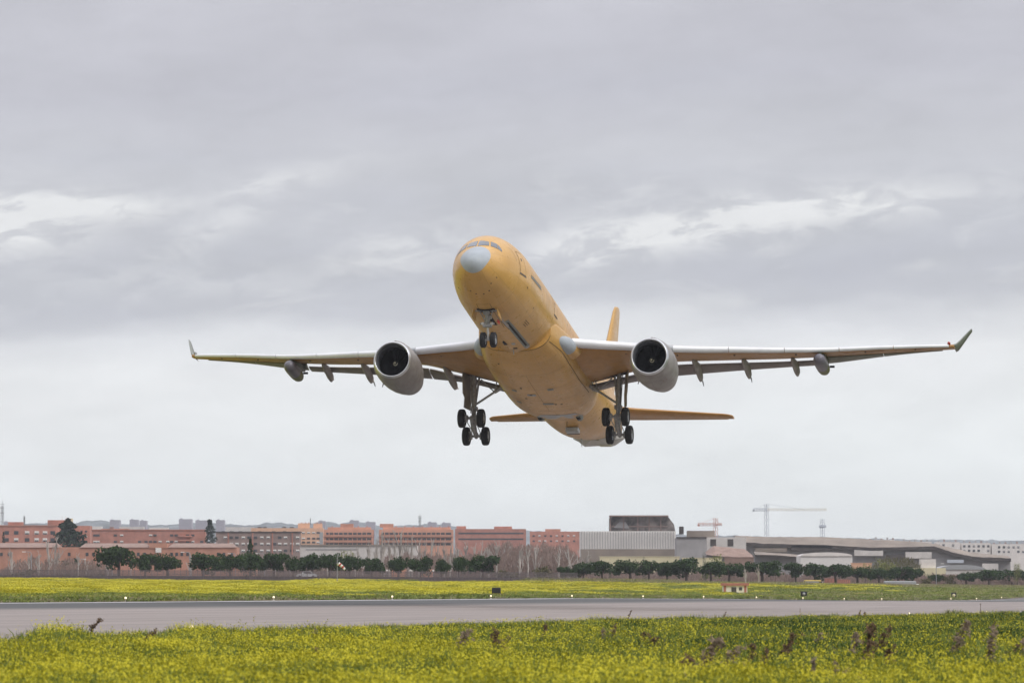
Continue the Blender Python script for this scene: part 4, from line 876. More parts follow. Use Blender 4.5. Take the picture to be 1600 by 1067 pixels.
for k, (x0, x1, y0, y1, m_, lab) in enumerate(((937, 1062, 870, 884, 'cream_wall', 'long pale yellow wall behind the pines under the ribbed hall'), (1066, 1128, 872, 884, 'cream_wall', 'short pale yellow wall behind the pines under the grey block'), (1132, 1178, 871, 886, 'roof_tile', 'low reddish wall behind the pines under the tent roof'), (1330, 1362, 880, 892, 'peach_render', 'small peach wall between pines right of the warehouse'))):
    a = gpt((x0+x1)/2, 1420); mb = MB(); zt = pix(0, y0, 1420).z - a.z; mb.box((0, 0, zt/2 - .5), ((x1-x0)*1420/F, .5, zt + 1)); mb.box((0, 0, zt + .1), ((x1-x0)*1420/F + .3, .7, .2)); tag(mb.obj('boundary_wall', M[m_], None, a), lab, 'wall')

# cranes and masts
def lattice(mb, a, b, w_, n, r=.12):
    a, b = Vector(a), Vector(b); d = (b - a).normalized(); u = d.orthogonal().normalized(); v = d.cross(u); cs = [(u*i + v*j) * w_/2 for i, j in ((1, 1), (-1, 1), (-1, -1), (1, -1))]
    for c in cs: mb.tube([a + c, b + c], r, 4, caps=False, sm=False)
    for k in range(n):
        p, q_ = a + (b-a)*k/n, a + (b-a)*(k+1)/n
        for i in range(4): mb.tube([p + cs[i], q_ + cs[(i+1) % 4]], r*.7, 3, caps=False, sm=False)
def crane(px, base, top, jy, jx0, jx1, Z, m_, label, tip=True):
    o = empty('tower_crane', pix(px, base, Z)); tag(o, label, 'crane', 'tower cranes on the right skyline'); f = lambda x, y: ((x-px)*Z/F, 0, (base-y)*Z/F); w_ = 1.6*Z/3000
    mb = MB(); lattice(mb, (0, 0, -40), f(px, top), w_*1.1, 14, .17); mb.obj('mast', m_, o)
    mb = MB(); lattice(mb, f(px, jy), f(jx1, jy), w_*.6, 14, .11); mb.obj('jib', M['crane_yellow'] if m_ is M['crane_grey'] and tip else m_, o)
    mb = MB(); lattice(mb, f(jx0, jy), f(px, jy), w_*.7, 5, .17); mb.obj('counter_jib', m_, o)
    mb = MB(); mb.box(f(jx0 + 1.5, jy + 1.5), (3*Z/F, 1.5, 3*Z/F)); mb.obj('counterweight', m_, o)
    mb = MB(); mb.tube([f(px, top), f(jx1 - (jx1-px)*.35, jy)], .12, 4); mb.tube([f(px, top), f(jx0, jy)], .12, 4); mb.obj('stay_cable', m_, o)
    mb = MB(); mb.box(Vector(f(px + .8, jy + 1.6)), (1.6*Z/F, 1.4, 2*Z/F)); mb.obj('cab', m_, o)
crane(1198, 850, 787, 796, 1176, 1292, 4200, M['crane_grey'], 'tall pale tower crane with the longest jib')
crane(1118, 850, 809, 819, 1090, 1128, 4000, M['crane_red'], 'short reddish tower crane left of the tallest crane')
crane(1285, 850, 810, 822, 1280, 1291, 4300, M['crane_grey'], 'slim blue-grey tower crane right of the tallest crane', False)
def mast(px, base, top, Z, label, r=.35):
    mb = MB(); h_ = (base - top)*Z/F; lattice(mb, (0, 0, 0), (0, 0, h_*.8), r*2, 16, .09); mb.tube([(0, 0, h_*.8), (0, 0, h_)], .08, 6)
    for k in (.55, .72, .85): mb.box((0, 0, h_*k), (r*4, .1, .25))
    tag(mb.obj('radio_mast', M['galvanised'], None, pix(px, base, Z)), label, 'mast')
mast(3.5, 826, 781, 2600, 'tall lattice radio mast at the left picture edge', .5); mast(38, 822, 804, 2600, 'thin short radio mast behind the red block at far left', .25); mast(656, 828, 802, 2700, 'lattice radio mast above the right orange balcony block', .4)
mast(485, 820, 808, 2900, 'thin antenna on the peach block', .12)

# ---------------------------------------------------------------- trees
def leafcloud(n, fn, size, rs):
    vs = []; fs = []
    for i in range(n):
        c = Vector(fn(rs)); nrm = Vector((rs.gauss(0, 1), rs.gauss(0, 1), rs.gauss(.3, 1))).normalized(); u = nrm.orthogonal().normalized(); v = nrm.cross(u); s_ = size*rs.uniform(.6, 1.4); o = len(vs)
        a = rs.uniform(0, 2*PI); u, v = u*math.cos(a)+v*math.sin(a), v*math.cos(a)-u*math.sin(a)
        vs += [c - u*s_ - v*s_*.5, c + u*s_*.9 - v*s_*.6, c + u*s_ + v*s_*.6, c - u*s_*.7 + v*s_*.7]; fs.append((o, o+1, o+2, o+3))
    return vs, fs
def leafmat(name, lo, hi, sc=.6):
    m_ = bpy.data.materials.new(name); m_.use_nodes = True; q = NT(m_.node_tree); b = q.n['Principled BSDF']; b.inputs['Roughness'].default_value = .75; b.inputs['Specular IOR Level'].default_value = .15
    g = q.new('ShaderNodeNewGeometry'); f = q.m('MULTIPLY', q.m('ADD', g.outputs['Random Per Island'], q.mr(q.noise(g.outputs['Position'], sc, 3), .3, .7)), .5)
    q.link(q.mix(f, (*lo, 1), (*hi, 1)), b.inputs['Base Color']); return m_
ML = {'pine': leafmat('pine_needles', (.015, .036, .009), (.055, .095, .024)), 'cypress': leafmat('cypress_foliage', (.012, .025, .016), (.035, .055, .03)),
      'spring': leafmat('spring_leaves', (.13, .15, .04), (.27, .28, .09)), 'shrub': leafmat('shrub_leaves', (.03, .05, .035), (.09, .11, .065)), 'olive': leafmat('olive_scrub', (.07, .07, .03), (.16, .14, .06)), 'twig': leafmat('bare_twigs', (.20, .145, .12), (.36, .27, .23), .1)}
BARK = mat('bark', (.09, .065, .05), .95, var=.3, scale=2); PBARK = mat('pale_bark', (.44, .40, .36), .9, var=.2, scale=2)
def pine_mesh(seed):              # umbrella pine, unit width 1 (radius), height given by crown
    rs = random.Random(seed); lob = [(rs.uniform(-.62, .62), rs.uniform(-.5, .5), rs.uniform(-.3, .26), rs.uniform(.20, .42)) for _ in range(14)] + [(0, 0, .05, .5)]
    def fn(r):
        c = r.choice(lob); th = r.uniform(0, 2*PI); ph = math.acos(r.uniform(-.9, 1)); k = c[3]*r.uniform(.5, 1.02)
        return (c[0] + k*math.sin(ph)*math.cos(th), c[1] + k*math.sin(ph)*math.sin(th), c[2] + k*.8*math.cos(ph))
    vs, fs = leafcloud(2600, fn, .045, rs); cr = MB(); cr.add(vs, fs)
    tr = MB(); tr.tube([(0, 0, -1.35), (.03, 0, -.7), (-.02, 0, -.25)], [.075, .06, .05], 7)
    for k in range(6):
        l = lob[k]; tr.tube([(0, 0, -.75 + .05*k), (l[0]*.5, l[1]*.5, -.35), (l[0], l[1], l[2])], [.04, .03, .015], 5)
    return cr.mesh('crown', ML['pine']), tr.mesh('trunk', BARK)
PM = [pine_mesh(s) for s in range(5)]
def plant_tree(name, label, cat, meshes, px, top, hw, base, Z, group, unit_h=1.0, rot=None, zs=None):
    g = gpt(px, Z); r = hw*Z/F; ztop = pix(px, top, Z).z; o = empty(name, g); tag(o, label, cat, group)
    for nm, me in zip(('crown', 'trunk'), meshes):
        if me is None: continue
        c = bpy.data.objects.new(nm, me); COL.objects.link(c); c.parent = o; c.rotation_euler = (0, 0, rot if rot is not None else random.uniform(0, 6.28))
        if name == 'umbrella_pine':
            hh = ztop - g.z; zsc = hh*.70; c.scale = (r, r, zsc) if nm == 'crown' else (r, r, hh/1.95); c.location = (0, 0, hh - .60*zsc) if nm == 'crown' else (0, 0, (hh/1.95)*1.33)
        else: c.scale = (r, r, ztop - g.z) if zs is None else (r, r, zs)
    return o
pL = [(185, 851, 27), (226, 863, 18), (262, 863, 21), (318, 863, 26), (360, 866, 20), (391, 864, 20), (428, 861, 18), (458, 868, 14), (488, 864, 18), (516, 865, 17), (546, 868, 15), (581, 870, 16), (622, 868, 17), (657, 870, 17), (690, 874, 12), (717, 869, 12), (754, 865, 23)]
pR = [(884, 884, 12), (912, 878, 16), (941, 875, 18), (985, 872, 22), (1014, 875, 18), (1043, 876, 18), (1072, 870, 24), (1111, 876, 20), (1139, 878, 20), (1191, 876, 25), (1244, 877, 18), (1274, 879, 21), (1306, 880, 21), (1340, 884, 21), (1374, 888, 18), (1404, 884, 22), (1426, 886, 14), (1463, 898, 10), (1510, 893, 18), (1545, 890, 21), (1582, 889, 24)]
refL = {0: 'the largest one left of the fence lamps', 16: 'alone in the exhaust shimmer right of the black board'}
for k, (px, top, hw) in enumerate(pL):
    lab = 'umbrella pine behind the fence, ' + ('largest of the left row with a tall round crown' if k == 0 else 'last of the left row, alone in the exhaust shimmer' if k == 16 else f'{["","second","third","fourth","fifth","sixth","seventh","eighth","ninth","tenth","eleventh","twelfth","thirteenth","fourteenth","fifteenth","sixteenth"][k]} from the left in the left row')
    plant_tree('umbrella_pine', lab, 'tree', PM[k % 5], px, top - 4, hw*1.45, 905, 1060 + 13*(k % 3), 'umbrella pines behind the fence')
ordn = ['first', 'second', 'third', 'fourth', 'fifth', 'sixth', 'seventh', 'eighth', 'ninth', 'tenth', 'eleventh', 'twelfth', 'thirteenth', 'fourteenth', 'fifteenth', 'sixteenth', 'seventeenth', 'eighteenth', 'nineteenth', 'twentieth', 'last']
for k, (px, top, hw) in enumerate(pR):
    plant_tree('umbrella_pine', f'hazy umbrella pine, {ordn[k]} from the left in the right row', 'tree', PM[(k*2+1) % 5], px, top - 3, hw*1.45, 915, far_z((px-800)/F) + 45 + 12*(k % 3), 'umbrella pines in the right row')
def conif_mesh(seed, prof, n, sz, mk):
    rs = random.Random(seed)
    def fn(r):
        z = r.random()**.8; w_ = itp(z, [p[0] for p in prof], [p[1] for p in prof])*(.75+.35*mnoise.noise((z*9, seed, r.random()*2))) ; th = r.uniform(0, 2*PI); k = math.sqrt(r.uniform(.3, 1)); return (w_*k*math.cos(th), w_*k*math.sin(th), z)
    vs, fs = leafcloud(n, fn, sz, rs); vs = [Vector((v.x, v.y, v.z)) for v in vs]; c = MB(); c.add(vs, fs); t = MB(); t.tube([(0, 0, 0), (0, 0, .85)], [.12, .03], 6); return c.mesh('crown', mk), t.mesh('trunk', BARK)
def flatleaf(c, sz, ratio): pass
def place_conif(name, label, px, top, hw, Z, prof, mk, n=1800, sz=.05):
    g = gpt(px, Z); r = hw*Z/F; hh = pix(px, top, Z).z - g.z; rs = random.Random(int(px))
    def fn(r_):
        z = r_.random()**.85; lay = 1 + .28*math.sin(z*38 + 1.5*math.sin(px)); w_ = itp(z, [p[0] for p in prof], [p[1] for p in prof])*r*lay; th = r_.uniform(0, 2*PI); k = math.sqrt(r_.uniform(.2, 1)); kk = 1 + .25*math.sin(3*th + z*11); return (w_*k*kk*math.cos(th), w_*k*kk*math.sin(th), z*hh)
    vs, fs = leafcloud(n, fn, r*sz*2, rs); o = empty(name, g); tag(o, label, 'tree'); c = MB(); c.add(vs, fs); c.obj('crown', mk, o); t = MB(); t.tube([(0, 0, -.5), (0, 0, hh*.85)], [r*.12, r*.03], 7); t.obj('trunk', BARK, o)
place_conif('cypress', 'tall narrow dark cypress standing between red and brown apartment blocks', 328, 811.5, 9, 1900, [(0, .6), (.15, .9), (.5, 1), (.8, .8), (1, .25)], ML['cypress'], 2600, .055)
place_conif('cypress', 'small dark cypress in front of the far left red block', 5, 831, 4, 1900, [(0, .7), (.5, 1), (1, .2)], ML['cypress'], 700, .09)
place_conif('cedar', 'broad dark cedar towering over the red apartments at left', 106, 811, 33, 1800, [(0, .25), (.35, .5), (.50, 1.0), (.62, .95), (.75, .5), (.9, .28), (1, .06)], ML['cypress'], 2800, .035)
place_conif('fir_tree', 'narrow pointed fir above the pines by the brown block', 391, 841, 10, 1300, [(0, .9), (.3, 1), (.7, .55), (1, .06)], ML['pine'], 1500, .05)
def roundtree(name, label, px, top, hw, Z, mk, n=900, sz=.05, cat='tree', low=.15):
    g = gpt(px, Z); r = hw*Z/F; hh = pix(px, top, Z).z - g.z; rs = random.Random(int(px*7)); lob = [(rs.uniform(-.6, .6), rs.uniform(-.5, .5), rs.uniform(low, .72), rs.uniform(.3, .5)) for _ in range(9)]
    def fn(r_):
        c = r_.choice(lob); th = r_.uniform(0, 2*PI); ph = math.acos(r_.uniform(-1, 1)); k = c[3]*r_.uniform(.3, 1); return ((c[0]+k*math.sin(ph)*math.cos(th))*r, (c[1]+k*math.sin(ph)*math.sin(th))*r, min(1, c[2]+k*.6*math.cos(ph))*hh)
    vs, fs = leafcloud(n, fn, r*sz, rs); o = empty(name, g); tag(o, label, cat); c = MB(); c.add(vs, fs); c.obj('crown', mk, o); t = MB(); t.tube([(0, 0, -.3), (0, 0, hh*.6)], [r*.06, r*.02], 6); t.obj('trunk', BARK, o)
for px, top, hw, lab in ((432, 852, 12, 'by the brown block'), (540, 848, 20, 'left of the bare poplars'), (482, 851, 8, 'below the peach block'), (1110, 860, 22, 'in front of the tent roof hall'), (1386, 864, 24, 'between warehouse and cream building'), (1352, 868, 14, 'just right of the warehouse'), (1590, 870, 10, 'near the right picture edge')):
    roundtree('spring_tree', 'pale yellow-green tree in new leaf ' + lab, px, top, hw, 1350, ML['spring'], 900, .045)
for px, top, hw, lab in ((106, 869, 24, 'grey-green bush left of the largest pine'), (143, 877, 16, 'grey-green bush touching the largest pine'), (1008, 853, 5, 'small dark tree with a split top before the ribbed hall'), (953, 860, 4, 'tiny dark tree at the foot of the ribbed hall'), (1102, 850, 6, 'small dark tree by the grey block')):
    roundtree('shrub', 'dense ' + lab, px, top, hw, 1250, ML['shrub'], 800, .06, 'shrub', .05)
for px, top, hw, lab in ((35, 888, 22, 'far left'), (100, 893, 12, 'below the grey-green bush'), (160, 892, 10, 'left of the largest pine'), (790, 888, 26, 'in the exhaust shimmer'), (845, 880, 24, 'at the start of the right pines'), (1480, 896, 16, 'below the domed hall'), (1446, 901, 14, 'right of the trailer')):
    roundtree('scrub_bush', 'brownish scrub bush behind the fence, ' + lab, px, top, hw, far_z((px-800)/F) + 60, ML['olive'], 600, .06, 'shrub', .05)
def bare_mesh(seed, spread, poplar):
    rs = random.Random(seed); mb = MB(); lv = []
    def br(p, d, L, r, k):
        q_ = p + d*L*.5 + Vector((rs.gauss(0, .02), rs.gauss(0, .02), 0))*L; e = p + d*L; mb.tube([p, q_, e], [r, r*.8, r*.55], 4 if k else 6, 0, False)
        if k >= 4 or L < .03: return
        for _ in range(3 if k else 7):
            t = rs.uniform(.3, 1) if k else rs.uniform(.18, .95); s_ = spread*(1.1 if k else 1); nd = (d + Vector((rs.gauss(0, s_), rs.gauss(0, s_), rs.uniform(0, .35)))).normalized(); br(p + (e-p)*t, nd, L*rs.uniform(.38, .6)*(.8 if not k else 1)*(1.1 - .5*t if not k else 1), r*.5, k+1)
    br(Vector((0, 0, 0)), Vector((0, 0, 1)), .78, .022 if poplar else .026, 0)
    zmax = max(v[2] for v in mb.v); mb.v = [(v[0], v[1], v[2]/zmax) for v in mb.v]; return mb.mesh('trunk', PBARK)
BM = [bare_mesh(s, .32, False) for s in range(4)]; BP = [bare_mesh(20+s, .15, True) for s in range(3)]
bt = [(18, 852, 0), (45, 862, 0), (74, 838, 0), (86, 834, 0), (60, 858, 0), (122, 862, 0), (133, 868, 0), (152, 868, 0), (168, 872, 0), (205, 872, 0), (299, 862, 0), (430, 868, 1), (452, 875, 1), (512, 868, 1), (555, 863, 1), (600, 872, 1), (640, 872, 0), (703, 868, 1),
      (575, 842, 1), (588, 835, 1), (597, 826, 1), (608, 836, 1), (617, 838, 1), (626, 822, 1), (634, 840, 1), (644, 832, 1), (655, 838, 1), (664, 842, 1), (674, 836, 1), (684, 846, 1), (694, 842, 1), (704, 844, 0), (716, 846, 0), (728, 844, 0), (741, 847, 0), (752, 843, 0), (764, 846, 0), (776, 842, 0), (788, 846, 0), (800, 844, 0), (812, 849, 0), (824, 850, 0), (836, 848, 0), (848, 852, 0), (861, 849, 0), (874, 853, 0), (888, 852, 0), (902, 856, 0), (918, 858, 0), (560, 850, 1), (548, 856, 1), (1186, 880, 0), (1165, 884, 0)]
for k, (px, top, pop) in enumerate(bt):
    Z = 1090 + (k % 4)*14 if k < 18 or k > 50 else 1240 + (k % 5)*22
    g = gpt(px, Z); hh = pix(px, top, Z).z - g.z; me = BP[k % 3] if pop else BM[k % 4]; lft = px < 540
    row = 'pale bare tree behind the left fence' if k < 18 else 'leafless tree in the thicket behind the pines' if k <= 50 else 'leafless tree between the right pines'
    o = bpy.data.objects.new('bare_tree', me); COL.objects.link(o); o.location = g; o.rotation_euler = (0, 0, random.uniform(0, 6.28)); o.scale = (hh*1.05, hh*1.05, hh)
    tag(o, row, 'tree', 'bare trees' if k < 18 else 'thicket of bare trees')
# brown brush thicket low behind the pines
def brush(px0, px1, top0, top1, Z, n, mk, label, base_off=0):
    rs = random.Random(int(px0)); vs = []; fs = []
    c0 = gpt((px0+px1)/2, Z)
    for i in range(n):
        px = rs.uniform(px0, px1); zz = Z + rs.uniform(-18, 18); g = gpt(px, zz); tp = lerp(top0, top1, (px-px0)/(px1-px0)) + 9*mnoise.noise((px*.07, 1, 2)) + 6*mnoise.noise((px*.3, 5, 2)); tp = lerp(906, tp, smooth(min(px - px0, px1 - px)/55 + .05)); h_ = (pix(px, tp, zz).z - g.z)*rs.random()**.8; o = len(vs)
        L = rs.uniform(.5, 1.3); w_ = rs.uniform(.03, .09); dx = rs.gauss(0, .3); b_ = g + Vector((0, 0, h_)) - c0
        vs += [b_ + Vector((-w_, 0, -L)), b_ + Vector((w_, 0, -L)), b_ + Vector((dx+w_*.5, rs.gauss(0, .2), 0)), b_ + Vector((dx-w_*.5, 0, .02))]; fs.append((o, o+1, o+2, o+3))
    mb = MB(); mb.add(vs, fs); tag(mb.obj('brush_thicket', mk, None, c0), label, 'brush', kind='stuff')
brush(560, 935, 866, 862, 1300, 15000, ML['twig'], 'mass of brown leafless brush behind the middle pines')
brush(720, 935, 846, 852, 1310, 9000, ML['twig'], 'fuzzy tall bare brush added to stand in for the exhaust shimmer')  # extra brush added to imitate the shimmer's soft brown blur
brush(-20, 200, 872, 876, 1130, 4200, ML['twig'], 'brown leafless brush behind the left fence')
brush(380, 620, 884, 880, 1150, 3500, ML['twig'], 'brown leafless brush under the left pines')
brush(1335, 1470, 866, 872, 1460, 2600, ML['olive'], 'olive brown scrub in front of the long terminal')
brush(860, 1620, 890, 898, 1400, 22000, ML['twig'], 'brown scrub at the foot of the right pines')

# ---------------------------------------------------------------- perimeter fence
fp = [(px, gpt(px, far_z((px-800)/F) + 6)) for px in np.arange(-60, 905, 4.5)]
fo = empty('perimeter_fence', fp[len(fp)//2][1]); tag(fo, 'long dark mesh perimeter fence on slim posts behind the yellow field', 'fence'); o0 = fo.location
M_FENCE = mat('fence_metal', (.17, .14, .14), .7, var=.15)
mb = MB(); mb.tube([(0, 0, -.3), (0, 0, 1.95)], .05, 6); mb.tube([(0, 0, 1.95), (0, -.25, 2.25)], .035, 5); pm_ = mb.mesh('post', M_FENCE)
for px, g in fp[::2][:100]:
    c = bpy.data.objects.new('post', pm_); COL.objects.link(c); c.parent = fo; c.location = g - o0
mb = MB()
for (pa_, a), (pb_, b) in zip(fp[:-1], fp[1:]):
    a, b = a - o0, b - o0
    for z in (.05, .75, 1.15, 1.9): mb.tube([a + Vector((0, 0, z)), b + Vector((0, 0, z))], .03, 3, 0, False, False)
    n_ = 9
    for k in range(n_):
        p_ = a.lerp(b, k/n_); mb.box(p_ + Vector((0, .03, .98)), (.035, .02, 1.85))
mb.obj('mesh_panel', M_FENCE, fo)
mb = MB()
for (pa_, a), (pb_, b) in zip(fp[:-1], fp[1:]):
    a, b = a - o0, b - o0; mb.add([a + Vector((0, .1, -.4)), b + Vector((0, .1, -.4)), b + Vector((0, .1, .85)), a + Vector((0, .1, .85)), a + Vector((0, .3, -.4)), b + Vector((0, .3, -.4)), b + Vector((0, .3, .85)), a + Vector((0, .3, .85))], [(0, 1, 2, 3), (4, 5, 6, 7), (3, 2, 6, 7)])
mb.obj('kick_wall', mat('fence_base_wall', (.12, .10, .10), .9, var=.3, scale=.3), fo)

# lamps
def street_lamp(px, top, Z, side, label):
    g = gpt(px, Z); h_ = pix(px, top, Z).z - g.z; o = empty('street_lamp', g); tag(o, label, 'lamp', 'street lamps behind the fence')
    mb = MB(); mb.tube([(0, 0, -.2), (0, 0, h_*.93), (side*.25, 0, h_*.985), (side*1.3, 0, h_)], [.11, .08, .06, .05], 8); mb.obj('pole', M['galvanised'], o)
    mb = MB(); mb.box((side*1.55, 0, h_ - .03), (.75, .3, .16)); bv = mb.obj('lamp_head', M['blind_white'], o)
for px, top, Z, sd_, lab in ((48.5, 861.5, 1110, -1, 'curved-arm street lamp before the orange school, leftmost'), (175.5, 861.5, 1110, -1, 'curved-arm street lamp in front of the largest pine'), (122, 873, 1300, 1, 'shorter street lamp left of the largest pine'), (296.5, 862, 1110, -1, 'curved-arm street lamp between the third and fourth pine'), (413.5, 864, 1110, -1, 'curved-arm street lamp before the brown apartment block'), (368, 864, 1300, -1, 'street lamp at the right end of the orange school'), (480, 866, 1300, 1, 'street lamp right of the brown apartment block'), (1463, 880, 1300, 1, 'street lamp in front of the cream building')):
    street_lamp(px, top, Z, sd_, lab)
for k, px in enumerate((604.5, 641.5, 677)):
    g = gpt(px, 1045); h_ = pix(px, 893, 1045).z - g.z; o = empty('globe_lamp', g); tag(o, 'white globe lamp on a short pole, ' + ['leftmost', 'middle one', 'rightmost'][k] + ' of the three by the fence', 'lamp', 'globe lamps by the fence')
    mb = MB(); mb.tube([(0, 0, 0), (0, 0, h_)], .06, 6); mb.obj('pole', M['galvanised'], o); mb = MB(); mb.lathe([(-.24, 0), (-.2, .14), (0, .24), (.2, .14), (.24, 0)], 12, axis='Z', c=(0, 0, h_ + .2)); mb.obj('globe', M['white_wall'], o)

# windsock
g = gpt(527, 930); h_ = pix(527, 866, 930).z - g.z; o = empty('windsock', g); tag(o, 'red and white striped windsock hanging slack from its pole', 'windsock')
mb = MB(); mb.tube([(0, 0, -.3), (0, 0, h_)], [.09, .06], 8); mb.obj('pole', M['galvanised'], o)
za = pix(528.5, 880, 930).z - g.z; mb = MB(); A0 = Vector((.12, -.1, za)); B0 = Vector((1.35, -.1, za - 1.05)); rings = []
for k in range(11): t = k/10; rings.append((A0.lerp(B0, t) + Vector((0, 0, .12*math.sin(t*PI))), lerp(.36, .2, t)))
for k in range(10):
    c0, r0 = rings[k]; c1, r1 = rings[k+1]; d = (B0-A0).normalized(); u = d.orthogonal().normalized(); v = d.cross(u)
    mb.loft([[c + (u*math.cos(a)+v*math.sin(a))*r for a in [2*PI*i/14 for i in range(14)]] for c, r in ((c0, r0), (c1, r1))], mi=(k//2) % 2)
mb.obj('sock', [mat('sock_white', (.7, .68, .66), .8), mat('sock_red', (.42, .06, .04), .8)], o)
mb = MB(); mb.lathe([(-.03, .37), (.03, .37), (.03, .34), (-.03, .34)], 14, axis='Z', c=(A0.x, A0.y, A0.z)); mb.obj('hoop', M['galvanised'], o)

# car on the road behind the fence
g = gpt(479, 1030); g.z = pix(479, 903.6, 1030).z; o = empty('parked_car', g); tag(o, 'white car behind the fence left of the windsock', 'car')
prof = [(-1.95, .25), (-2.0, .62), (-1.75, .88), (-1.2, .95), (-.6, 1.42), (.7, 1.46), (1.35, 1.02), (1.9, .88), (2.05, .6), (2.0, .25)]
mb = MB(); mb.loft([[Vector((x, y*(1 if z < 1 else .82), z)) for x, z in prof] for y in (-.85, .85)], True, True, sm=False); bd = mb.obj('body', mat('car_white_paint', (.75, .76, .77), .25, var=.03, coat=.5), o); bm_ = bd.modifiers.new('b', 'BEVEL'); bm_.width = .08; bm_.segments = 3
mb = MB(); mb.add([(-1.05, -.80, .98), (1.2, -.80, 1.0), (.65, -.72, 1.38), (-.55, -.72, 1.36)], [(0, 1, 2, 3)]); mb.obj('side_window', M['window_dark'], o)
for x in (-1.3, 1.3):
    for y in (-.8, .8): mb = MB(); mb.lathe([(-.1, 0), (-.1, .2), (-.09, .31), (.09, .31), (.1, .2), (.1, 0)], 16, axis='Y', c=(0, 0, 0)); mb.obj('wheel', M_TYRE, o, (x, y, .31))
# trailer, yellow truck, red sheds far right
def vehicle(name, label, cat, x0, x1, y0, y1, Z, m_, kind):
    g = gpt((x0+x1)/2, Z); g.z = pix(0, y1, Z).z; o = empty(name, g); tag(o, label, cat); L = (x1-x0)*Z/F; h_ = (y1-y0)*Z/F
    mb = MB(); mb.box((0, 0, h_*.56), (L*.86 if kind else L, 2.4, h_*.82)); b_ = mb.obj('body', m_, o); b_.modifiers.new('b', 'BEVEL').width = .15
    if kind: mb = MB(); mb.box((L*.46, 0, h_*.36), (L*.12, 2.2, h_*.5)); c = mb.obj('cab', M['blind_white'], o); c.modifiers.new('b', 'BEVEL').width = .12
    mb = MB()
    mb.box((-L*.04, -1.22, h_*.62), (L*.7, .06, h_*.25))
    mb.obj('side_panel', M['grey_wall'], o)
    for x in (-L*.32, -L*.2, L*.4):
        mb = MB(); mb.lathe([(-.15, 0), (-.15, .45), (.15, .45), (.15, 0)], 14, axis='Y'); mb.obj('wheel', M_TYRE, o, (x, -1.05, .45))
vehicle('parked_truck', 'long grey box trailer truck parked before the right pines', 'truck', 1377, 1435, 907, 919.5, far_z(.074) + 12, M['metal_light'], True)
vehicle('parked_truck', 'low yellow truck parked before the right pines', 'truck', 1254, 1285, 905.5, 914, far_z(.057) + 12, mat('truck_yellow', (.50, .36, .06), .5), True)
for k, (x0, x1, y0, lab) in enumerate(((1288, 1303, 903, 'red freight container before the right pines, left one'), (1308, 1328, 905, 'red freight container before the right pines, right one'))):
    g = gpt((x0+x1)/2, 1185); g.z = pix(0, 913, 1185).z; L = (x1-x0)*1185/F; h_ = (913-y0)*1185/F; o = empty('freight_container', g); tag(o, lab, 'container')
    mb = MB(); mb.box((0, 0, h_/2), (L, 2.4, h_)); mb.obj('body', mat('container_red', (.27, .13, .12), .7), o); mb = MB()
    for i in range(7): mb.box((-L*.45 + i*L*.15, -1.23, h_/2), (L*.05, .06, h_*.9))
    mb.obj('corrugation', M['red_brick'], o)
# hut
g = gpt(1148, 860); o = empty('airfield_hut', g); tag(o, 'small white hut with flat red roof in the far grass', 'hut'); Z = 860; zt = pix(0, 911.5, Z).z - g.z
W_ = 38*Z/F; mb = MB(); mb.box((0, 0, (zt-.3)/2), (W_, 3, zt-.3)); mb.obj('wall', M['white_wall'], o); mb = MB(); mb.box((0, 0, zt - .1), (W_+.55, 3.6, .42)); mb.obj('roof', mat('hut_roof_red', (.38, .15, .12), .7), o)
for x in (-W_*.42, W_*.42): mb = MB(); mb.box((x, -1.53, (zt-.3)/2), (.38, .08, zt-.35)); mb.obj('red_stripe', bpy.data.materials['hut_roof_red'], o)
mb = MB(); mb.box((-.2, -1.54, zt*.35), (.8, .08, zt*.6)); mb.obj('door', M['dark_eave'], o); mb = MB(); mb.box((.9, -1.54, zt*.5), (.5, .07, .5)); mb.obj('window', M['window_dark'], o)
# signs
def ground_at(px, p):          # on the line p metres across, seen in photo column px
    a = (px - 800)/F; y = p/(a*PX + PY); return Vector((a*y, y, gz(a*y, y)))
for k, (px, y0, y1, w_, p, lab) in enumerate(((775.5, 917.5, 930, 14, 112, 'black square board on a stand beside the runway, nearest'), (1255.5, 923.5, 931, 10, 111, 'small dark sign in the grass right of the red-roofed hut'), (1489.5, 925, 934, 8, 111, 'small dark sign with pale centre, farthest right'))):
    g = ground_at(px, p); Z = g.y; h0 = pix(px, y1, Z).z - g.z; h1 = pix(px, y0, Z).z - g.z; o = empty('runway_sign', g); tag(o, lab, 'sign')
    mb = MB(); mb.box((0, 0, (h0+h1)/2), (w_*Z/F, .22, h1-h0)); b_ = mb.obj('board', M_DARK, o); b_.modifiers.new('b', 'BEVEL').width = .06
    for x in (-.3, .3): mb = MB(); mb.tube([(x*w_*Z/F, .05, -.2), (x*w_*Z/F, .05, h0+.1)], .05, 6); mb.obj('leg', M['galvanised'], o)
    if k: mb = MB(); mb.lathe([(-.13, .0), (-.13, .22 if k == 1 else .3), (-.1, .22 if k == 1 else .3)], 14, c=(0, 0, (h0+h1)/2)); mb.obj('emblem', M['metal_light'] if k == 1 else M['cream_wall'], o)
